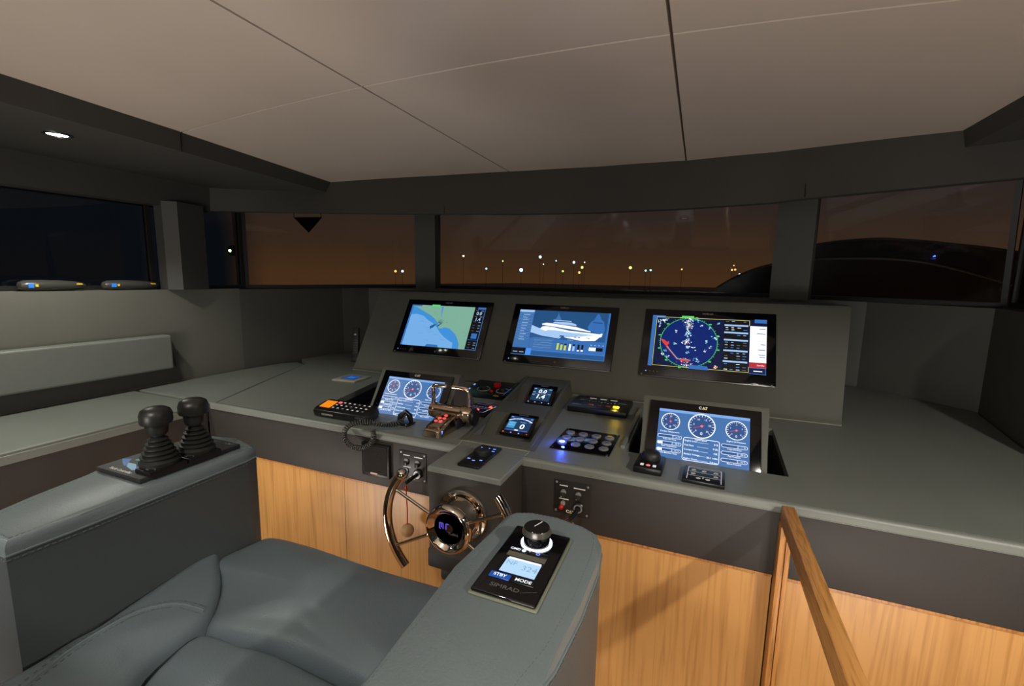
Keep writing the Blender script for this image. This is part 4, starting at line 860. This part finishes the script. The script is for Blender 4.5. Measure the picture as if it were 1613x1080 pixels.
slimcase(1.128, 1.0, 'dark glossy slim case with a blue sticker on the left sill, farther from the pillar'); slimcase(1.435, 1.05, 'dark glossy slim case with a blue sticker on the left sill, next to the pillar')
# cordless handset leaning at the left end of the housing
t = thing('radio_handset', 'black handheld radio standing at the left end of the monitor housing', 'handheld radio', fr((-2.20, 2.50, .9005), (1, .35, 0), (0, .12, 1)))
b = B(blackm); b.box((-.022, .0, -.014), (.022, .235, .014), bev=.007); b.build('body', t); B(silver).box((-.012, .185, .013), (.006, .196, .016), silver, bev=.001).build('display', t)
for r_ in range(6):
    for c in range(3): B(rubber).box((-.014+.011*c, .06+.017*r_, .0135), (-.007+.011*c, .068+.017*r_, .016), mat('key_dark', (60, 60, 58), .5)).build('key', t)
b = B(blackm); b.box((-.030, -.001, -.022), (.030, .03, .022), bev=.004); b.build('stand', t)

# ------------------------------------------------------------------ helm chair
ch = thing('helm_chair', 'grey leather helm chair with broad box armrests, in the foreground', 'chair', T(-.7, .4, 0)); iP = ch.matrix_world.inverted()
def hcp(b, n, par=None, **k):
    o = b.build(n, par or ch, **k)
    if par is None: o.matrix_parent_inverse = iP
    return o
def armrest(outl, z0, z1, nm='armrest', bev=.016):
    o = hcp(B(armshade).prism(outl, z0, z1-.026, smooth=True), nm, angle=50)
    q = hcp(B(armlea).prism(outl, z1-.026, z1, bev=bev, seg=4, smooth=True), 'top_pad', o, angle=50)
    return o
def offs(P, d):
    n = len(P); out = []
    for i in range(n):
        a = Vector(P[i-1]); b_ = Vector(P[i]); c = Vector(P[(i+1) % n]); t1 = (b_-a).normalized(); t2 = (c-b_).normalized(); nn = (Vector((-t1.y, t1.x))+Vector((-t2.y, t2.x))); nn.normalize(); out.append(tuple(b_+nn*d))
    return out
AR = [(-.335, .20), (-.155, .20), (-.152, .44), (-.137, .50), (-.128, .60), (-.126, .72), (-.132, .775), (-.145, .80), (-.175, .817), (-.230, .829), (-.285, .826), (-.318, .812), (-.330, .79), (-.338, .60)]
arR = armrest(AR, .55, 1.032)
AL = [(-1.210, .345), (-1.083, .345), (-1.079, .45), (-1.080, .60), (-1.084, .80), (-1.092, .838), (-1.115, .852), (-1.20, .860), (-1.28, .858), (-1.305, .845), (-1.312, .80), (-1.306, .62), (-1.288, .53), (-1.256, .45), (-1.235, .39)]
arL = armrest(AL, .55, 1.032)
def stitches(P, z, parent, r=.0016, closed=True, dash=.006, gap=.004, m=None):
    """small raised thread dashes along a plan path"""
    b = B(m or mat('thread', (92, 98, 98), .6)); n = len(P)
    Q = [Vector((*p, z if len(p) < 3 else 0)) if len(p) < 3 else Vector(p) for p in P]
    if closed: Q.append(Q[0])
    for a, c in zip(Q, Q[1:]):
        L_ = (c-a).length; d = (c-a)/max(L_, 1e-6); s_ = 0
        while s_ < L_-dash: b.box((0, -r*.6, -r*.5), (dash, r*.6, r*.5), None, fr(a+d*s_, d, Vector((0, 0, 1)).cross(d))); s_ += dash+gap
    o = b.build('stitching', parent); o['kind'] = 'stuff'
    return o
def chair_child(o): o.matrix_parent_inverse = iP; return o
for O_, a_ in ((AR, arR), (AL, arL)):
    q = offs(O_, -.0003); b = B(armlea); b.tube([(x, y, 1.004) for x, y in q], .0022, n=8, closed=True); o = b.build('piping', a_)
    stitches(offs(O_, -.0008), .996, a_); stitches(offs(O_, .014), 1.0318, a_, r=.0009, dash=.0045, gap=.0035)
# seat
SF = [(-1.10, .700), (-1.085, .80), (-1.06, .84), (-.95, .855), (-.80, .860), (-.60, .855), (-.42, .850), (-.345, .835), (-.343, .70), (-.345, .585), (-.43, .572), (-.525, .570), (-.62, .574), (-.72, .576), (-.805, .562), (-.895, .545), (-.936, .585), (-.985, .632), (-1.04, .668)]
hcp(pillow(SF, .66, .786, seatlea, .044, .024), 'seat_front_cushion', angle=60)
SR = [(-.895, .535), (-.885, .45), (-.855, .38), (-.82, .22), (-.80, .02), (-.36, .02), (-.345, .3), (-.345, .56), (-.44, .560), (-.53, .558), (-.62, .562), (-.72, .563), (-.80, .550)]
hcp(pillow(SR, .66, .780, seatlea, .030, .006), 'seat_rear_cushion', angle=60)
SB = [(-1.098, .712), (-1.040, .682), (-.985, .645), (-.93, .595), (-.898, .545), (-.893, .45), (-.865, .38), (-.83, .22), (-.81, .02), (-1.06, .02), (-1.066, .2), (-1.062, .32), (-1.074, .40), (-1.070, .46), (-1.078, .52), (-1.088, .60)]
PB = pillow(SB, .66, .802, seatlea, .026, .018); from mathutils.bvhtree import BVHTree; BV = BVHTree.FromPolygons(PB.v, PB.f); hcp(PB, 'seat_side_bolster', angle=60)
ST = [(-.915, .560), (-.953, .546), (-.979, .525), (-1.002, .491), (-1.010, .455), (-1.010, .40), (-.995, .34), (-.97, .27), (-.95, .15), (-.94, .05)]
sp = [tuple(v) for v in bezier([(x, y, 0) for x, y in ST], 5)]
def bol_z(x, y):
    h_ = BV.ray_cast(Vector((x, y, 1.2)), Vector((0, 0, -1)))[0]; return (h_.z if h_ else .80)-.0035
b = B(seatlea); b.tube([(x, y, bol_z(x, y)+.004) for x, y, _ in sp], .003, n=8); o = hcp(b, 'seam_piping')
for d in (-.010, .010): 
    q = []
    for i, (x, y, _) in enumerate(sp):
        a = Vector(sp[max(i-1, 0)][:2]); c = Vector(sp[min(i+1, len(sp)-1)][:2]); tt = (c-a).normalized(); q.append((x-tt.y*d, y+tt.x*d, bol_z(x, y)+.0045))
    s_ = stitches(q, 0, ch, r=.0014, closed=False); chair_child(s_)
hcp(B(shadelea).box((-1.09, .0, .58), (-.33, .80, .70), bev=.02), 'seat_shell')
bk = [(-1.04, .02), (-.37, .02), (-.37, -.12), (-1.04, -.12)]
hcp(B(seatlea).box((-1.03, -.13, .72), (-.37, .012, 1.42), bev=.05, seg=4), 'backrest')
b = B(steel); b.lathe([(.22, 0), (.22, .02), (.06, .04), (.06, .58), (.12, .60)], steel, T(-.7, .38, 0), 32); hcp(b, 'pedestal')
# joystick panel in the left armrest
t = thing('thruster_control', 'black panel with a blue wave and two symbols in the left armrest', 'control panel', fr((-1.200, .695, 1.0325), (1, 0, 0), (-.03, 1, 0)))
b = B(blackm); b.box((-.083, -.122, 0), (.083, .118, .012), mat('panel_dark', (34, 36, 36), .6), bev=.0015); b.build('plate', t)
b = B(white); W1 = mat('wave_blue', (70, 110, 190), .4); W2 = mat('wave_light', (140, 190, 225), .4); z = .0124
b.poly([(-.080, -.070), (-.060, -.060), (-.040, -.078), (-.020, -.086), (-.030, -.093), (-.055, -.083)], W1, z); b.poly([(-.040, -.078), (-.015, -.076), (.015, -.090), (.030, -.094), (.015, -.101), (-.020, -.093)], W2, z+.0001); b.poly([(0, -.084), (.018, -.080), (.035, -.092), (.065, -.098), (.075, -.094), (.06, -.104), (.03, -.100)], W1, z+.0002)
b.text('Yacht Controller', -.008, -.111, .0085, white, z, bold=.02); b.rect(-.045, -.062, -.022, -.044, mat('teal_key', (70, 160, 150), .4), z); b.rect(-.018, -.066, .006, -.048, mat('red_key', (200, 60, 60), .4), z); b.line(.02, -.060, .048, -.060, .003, silver, z); b.line(.02, -.078, .04, -.078, .003, silver, z); b.text('PORT', .055, .105, .010, silver, z); b.text('BOW', .0, .105, .006, silver, z); b.build('legend', t, recalc=False)
def joystick(x, y, label):
    j = thing('joystick', label, 'joystick', T(x, y, 1.0445), 'joysticks on the left armrest')
    b = B(black); b.prism([(-.012, -.046), (.042, -.046), (.042, .034), (-.012, .034)], 0, .010, bev=.002); b.build('base_plate', j)
    b = B(white); b.line(.015, -.040, .035, -.030, .0016, silver, .0123); b.line(.035, -.030, .042, -.036, .0016, silver, .0123); b.line(.015, -.040, .030, -.042, .0016, silver, .0123); b.build('pointer_mark', j)
    pr = [(.040, .010), (.041, .018), (.036, .022)]
    for i in range(5): r_ = .0375-.0042*i; z_ = .024+.0098*i; pr += [(r_-.004, z_), (r_, z_+.0035), (r_, z_+.006), (r_-.005, z_+.009)]
    pr += [(.011, .075), (.011, .082)]; B(rubber).lathe(pr, rubber, T(0, 0, 0), 36).build('bellows', j)
    B(rubber).lathe([(.0001, .078), (.018, .079), (.022, .086), (.023, .100), (.024, .105), (.031, .107), (.0325, .112), (.0325, .128), (.029, .138), (.020, .144), (.0001, .146)], mat('knob_black', (36, 36, 34), .38), None, 36).build('grip', j); return j
joystick(-1.150, .635, 'black bellows joystick on the left armrest, the one nearer the seat back'); joystick(-1.150, .720, 'black bellows joystick on the left armrest, the one nearer the console')
# autopilot control on the right armrest
t = thing('autopilot_control', 'black autopilot control with a lit ring knob and a pale screen on the right armrest', 'autopilot control', T(-.2345, .650, 1.0325))
b = B(mat('gasket_green', (120, 124, 106), .5)); b.box((-.0545, -.0985, 0), (.0545, .0975, .0035), bev=.003); b.build('gasket', t)
b = B(gloss); b.box((-.052, -.096, .003), (.052, .095, .010), bev=.005, seg=3); b.build('plate', t)
KX, KYY = .002, .052
b = B(EM['ring']); b.lathe([(.0275, 0), (.0275, .002), (.0245, .003), (.0240, 0)], EM['ring'], T(KX, KYY, .010), 40, cap=False); b.build('light_ring', t, label='glowing white ring')
b = B(black); b.lathe([(.0235, 0), (.0225, .018), (.0255, .020), (.0255, .022), (.022, .031), (.0215, .0315), (.0001, .0315)], gloss, T(KX, KYY, .010), 40); b.line(KX-.004, KYY-.002, KX+.004, KYY+.018, .0018, white, .0419); kn = b.build('knob', t, recalc=False)
b = B(steel); b.lathe([(.0257, .0215), (.0258, .023), (.0226, .0305), (.0222, .0305)], mat('knob_metal', (120, 118, 110), .3, .8), T(KX, KYY, .010), 40); b.build('knob_collar', t)
b = B(EM['lcd']); z = .0104
b.rect(-.0345, -.062, .0345, .013, mat('lcd_frame', (10, 14, 20), .2), z); b.rect(-.0335, .000, .0335, .013, mat('lcd_shade', (92, 90, 80), .4), z+.0002); b.rect(-.028, -.043, .031, -.006, EM['lcd'], z+.0004); b.rect(-.026, -.008, .030, -.003, EM['wht'], z+.0005)
b.text('NF', -.016, -.018, .011, EM['lcdd'], z+.0006); b.text('324', .016, -.024, .013, EM['lcdd'], z+.0006); b.build('screen', t, recalc=False)
for bx, m_, tx in (((-.0345, .014, -.001, .0245), black, 'CMD'), ((.001, .014, .0345, .0245), black, 0), ((-.038, -.061, -.004, -.048), mat('key_blue', (24, 60, 130), .3, emis=(30, 72, 150), es=.6), 'STBY'), ((-.001, -.061, .036, -.048), black, 'MODE')):
    b = B(m_); b.box((bx[0], bx[1], .0095), (bx[2], bx[3], .0118), bev=.001); cx_ = (bx[0]+bx[2])/2; cy_ = (bx[1]+bx[3])/2
    if tx == 'CMD': b.text('CMD', -.024, cy_, .0058, EM['wht'], .0121, bold=.03); b.ring(-.009, cy_, .0001, .0040, EM['wht'], .0121, n=14)
    elif tx: b.text(tx, cx_, cy_, .0068, EM['wht'], .0121, bold=.03)
    else: b.ring(.016, cy_, .0018, .0036, EM['bkey'], .0121, n=14)
    b.build('key', t)
b = B(mat('mark_grey', (84, 82, 78), .4)); b.text('SIMRAD', -.004, -.0765, .0085, None, .0104, xs=1.15, bold=.03); b.line(.022, -.079, .044, -.068, .001, None, .0104); b.build('maker_mark', t)

# ------------------------------------------------------------------ soffit downlights
def downlight(x, y, label):
    t = thing('downlight', label, 'downlight', T(x, y, 1.985), 'soffit downlights')
    B(steel).lathe([(.030, .002), (.042, .0), (.042, -.004), (.034, -.006), (.030, -.002)], steel, None, 32, cap=False).build('trim_ring', t)
    B(EM['lamp']).lathe([(.0001, -.0015), (.031, -.0015), (.031, .004), (.0001, .004)], EM['lamp'], None, 32).build('lens', t)
downlight(-2.184, .976, 'small bright round downlight in the dark soffit over the left settee')

# ------------------------------------------------------------------ outside: water, shore lamps, coaming
wm = mat('night_water', (18, 14, 12), .32, bump=.6, bs=.4)
struct(B(wm).box((-160, 6, -3.2), (160, 400, -3.0)).build('floor_water'), 'dark water outside')
def ray(px, py): return fw+rr*((px-806.5)/CF)-uu*((py-540)/CF)
LT = [(730, 403, .9, 'w', 'pale blue shore lamp, leftmost above the others in the centre window'), (766, 423, .9, 'c', 'small green-blue shore lamp low in the left of the centre window'), (792, 411, .7, 'g', 'faint green shore lamp between the two leftmost blue ones'), (821, 425, 1.8, 'b', 'largest bright blue-white shore lamp, low in the centre window'), (851, 404.5, 1.4, 'b', 'bright blue-white shore lamp above the centre monitor'), (856, 416, .5, 'w', 'tiny white shore lamp just under a bright blue one'), (876, 410.5, .7, 'c', 'tiny green-blue lamp between the two bright blue shore lamps'), (886.5, 427, .9, 'g', 'green shore lamp left of the orange one'), (904, 413, 1.3, 'b', 'blue shore lamp above the orange one'), (912.5, 429, 1.1, 'o', 'orange shore lamp in the centre window'), (917, 421, 1.3, 'g', 'bright yellow-green shore lamp right above the orange one'), (921, 413, .6, 'w', 'small white lamp on top of the yellow-green shore lamp'), (993, 421.5, 1.4, 'g', 'bright lime green shore lamp alone in the right half of the centre window'), (1017, 426, .9, 'c', 'pale cyan shore lamp, left one of a close pair'), (1025, 425.5, .9, 'c', 'pale cyan shore lamp, right one of a close pair'), (1074, 424, .7, 'o', 'small amber shore lamp standing alone'), (1153, 425, .8, 'o', 'amber shore lamp, left one of the cluster low in the centre window'), (1158, 424.5, .8, 'o', 'amber shore lamp, right one of the cluster low in the centre window'), (1156, 418, .5, 'o', 'faint amber lamp on top of the cluster at the right end'), (1165, 432, .9, 'c', 'cyan shore lamp right under the amber cluster'), (1184, 431.5, .9, 'c', 'cyan shore lamp nearest the right pillar of the centre window'), (1161, 443, .8, 'c', 'lowest cyan lamp of the centre window'), (623, 427, 1.1, 'o', 'warm shore lamp in the left window, left of a pair'), (634, 427, 1.2, 'b', 'blue-white shore lamp in the left window, right of a pair'), (1279, 413.5, 1.2, 'b', 'blue shore lamp just right of the right pillar'), (1296, 412, 1.7, 'w', 'bright white shore lamp right of the right pillar')]
LC = {'w': (255, 250, 235), 'c': (150, 230, 235), 'g': (190, 240, 110), 'b': (190, 215, 255), 'o': (255, 170, 90)}
pole = mat('lamp_pole', (10, 9, 8), .8)
for px_, py_, s_, c, lab in LT:
    d = ray(px_, py_); hd = math.hypot(d.x, d.y); D = 70.0; p = Vector((0, 0, 1.5))+d*(D/hd)
    t = thing('shore_lamp', lab, 'lamp', T(p.x, p.y, -3.0), 'town lamps across the water')
    B(EM['wht']).sphere((0, 0, p.z+3.0), .15*s_, mat('shore_'+c, (0, 0, 0), .5, emis=LC[c], es=3.0), n=6).build('lamp_head', t)
    B(pole).tube([(0, 0, 0), (0, 0, p.z+3.0)], .02, n=5).build('lamp_post', t)
# curved dark deck structure beyond the right windscreen
def arch(name, pts, y0, y1, m, rim, label, cat):
    t = thing(name, label, cat, T(0, y0, 0)); it = t.matrix_world.inverted(); b = B(m)
    P = [tuple(v)[:2] for v in bezier([(x, z, 0) for x, z in pts], 8)]; n = len(P)
    lo = .9
    vs = [(x, y, z) for y in (y0, y1) for x, z in P]+[(x, y, lo) for y in (y0, y1) for x, z in P]
    fs = [(i, i+1, n+i+1, n+i) for i in range(n-1)]+[(2*n+i, 2*n+i+1, i+1, i) for i in range(n-1)]+[(n+i, n+i+1, 3*n+i+1, 3*n+i) for i in range(n-1)]+[(0, n, 3*n, 2*n), (n-1, 3*n-1, 4*n-1, 2*n-1)]
    b.add(vs, fs, smooth=True); o = b.build('shell', t); o.matrix_parent_inverse = it
    b = B(rim); b.tube([(x, y0, z) for x, z in P], .010, n=8); o = b.build('rim_highlight', t); o.matrix_parent_inverse = it; return t  # bright tube puts a highlight along the curved top edge
rimm = mat('rim_highlight', (120, 122, 120), .3, .6); rimd = mat('rim_highlight_dull', (70, 72, 72), .4, .5)
arch('deck_coaming', [(.85, 1.50), (.93, 1.80), (1.0, 1.862), (1.36, 1.90), (1.6, 1.89), (1.93, 1.85), (2.4, 1.77), (3.2, 1.55)], 5.0, 5.3, tanp, rimd, 'taller dark curved deck coaming outside the right windscreen, behind the bright-rimmed one', 'deck coaming')
arch('deck_coaming', [(.15, 1.44), (.33, 1.56), (.57, 1.66), (.92, 1.715), (1.35, 1.725), (1.65, 1.705), (1.93, 1.64), (2.4, 1.48), (2.8, 1.3)], 4.9, 4.98, tanp, rimm, 'lower dark curved deck coaming with a bright rim outside the right windscreen', 'deck coaming')
struct(B(headlea).box((-4.7, 2.4, 2.24), (-2.3, 4.2, 2.30)).build('trim_12'), 'roof eave outside')
struct(B(blackm).box((-4.4, -2, .6), (-2.9, 4.4, .7)).build('floor_side_deck'), 'side deck outside')
# added solids for a dark triangle and a green-lit reflection in the left windscreen
t = thing('dark_triangle', 'small dark triangle at the top of the left windscreen, added as a hanging shape', 'dark_triangle', T(-4.15, 4.0, 2.14))  # hanging shape added for an unidentified dark triangle in the pane
B(mat('triangle_dark', (20, 26, 40), .7)).add([(-.20, 0, 0), (.21, 0, -.01), (.01, 0, -.17), (-.20, .01, 0), (.21, .01, -.01), (.01, .01, -.17)], [(0, 1, 2), (3, 5, 4), (0, 3, 4, 1), (1, 4, 5, 2), (2, 5, 3, 0)]).build('sheet', t)
B(steel).tube([(-.2, .005, .10), (-.2, .005, 0), (.2, .005, -.01), (.2, .005, .10)], .006, n=8).build('hanging_bar', t)
t = thing('reflection_standin', 'shiny reflection with a green glint at the left corner window, built as a rod', 'light', T(-3.52, 2.62, 1.2))  # solid rod and green glint added for a reflection in the pane
B(rimm).tube([(.03, 0, -.5), (.035, 0, .3), (.02, 0, .9)], .012, n=8).build('reflection_rod', t); B(black).box((-.03, -.03, .44), (.03, .03, .52), bev=.01).build('glint_box', t); B(EM['grnl']).sphere((0, -.03, .478), .012, mat('glow_green_glint', (0, 0, 0), .4, emis=(150, 255, 120), es=6), n=8).build('lens', t)
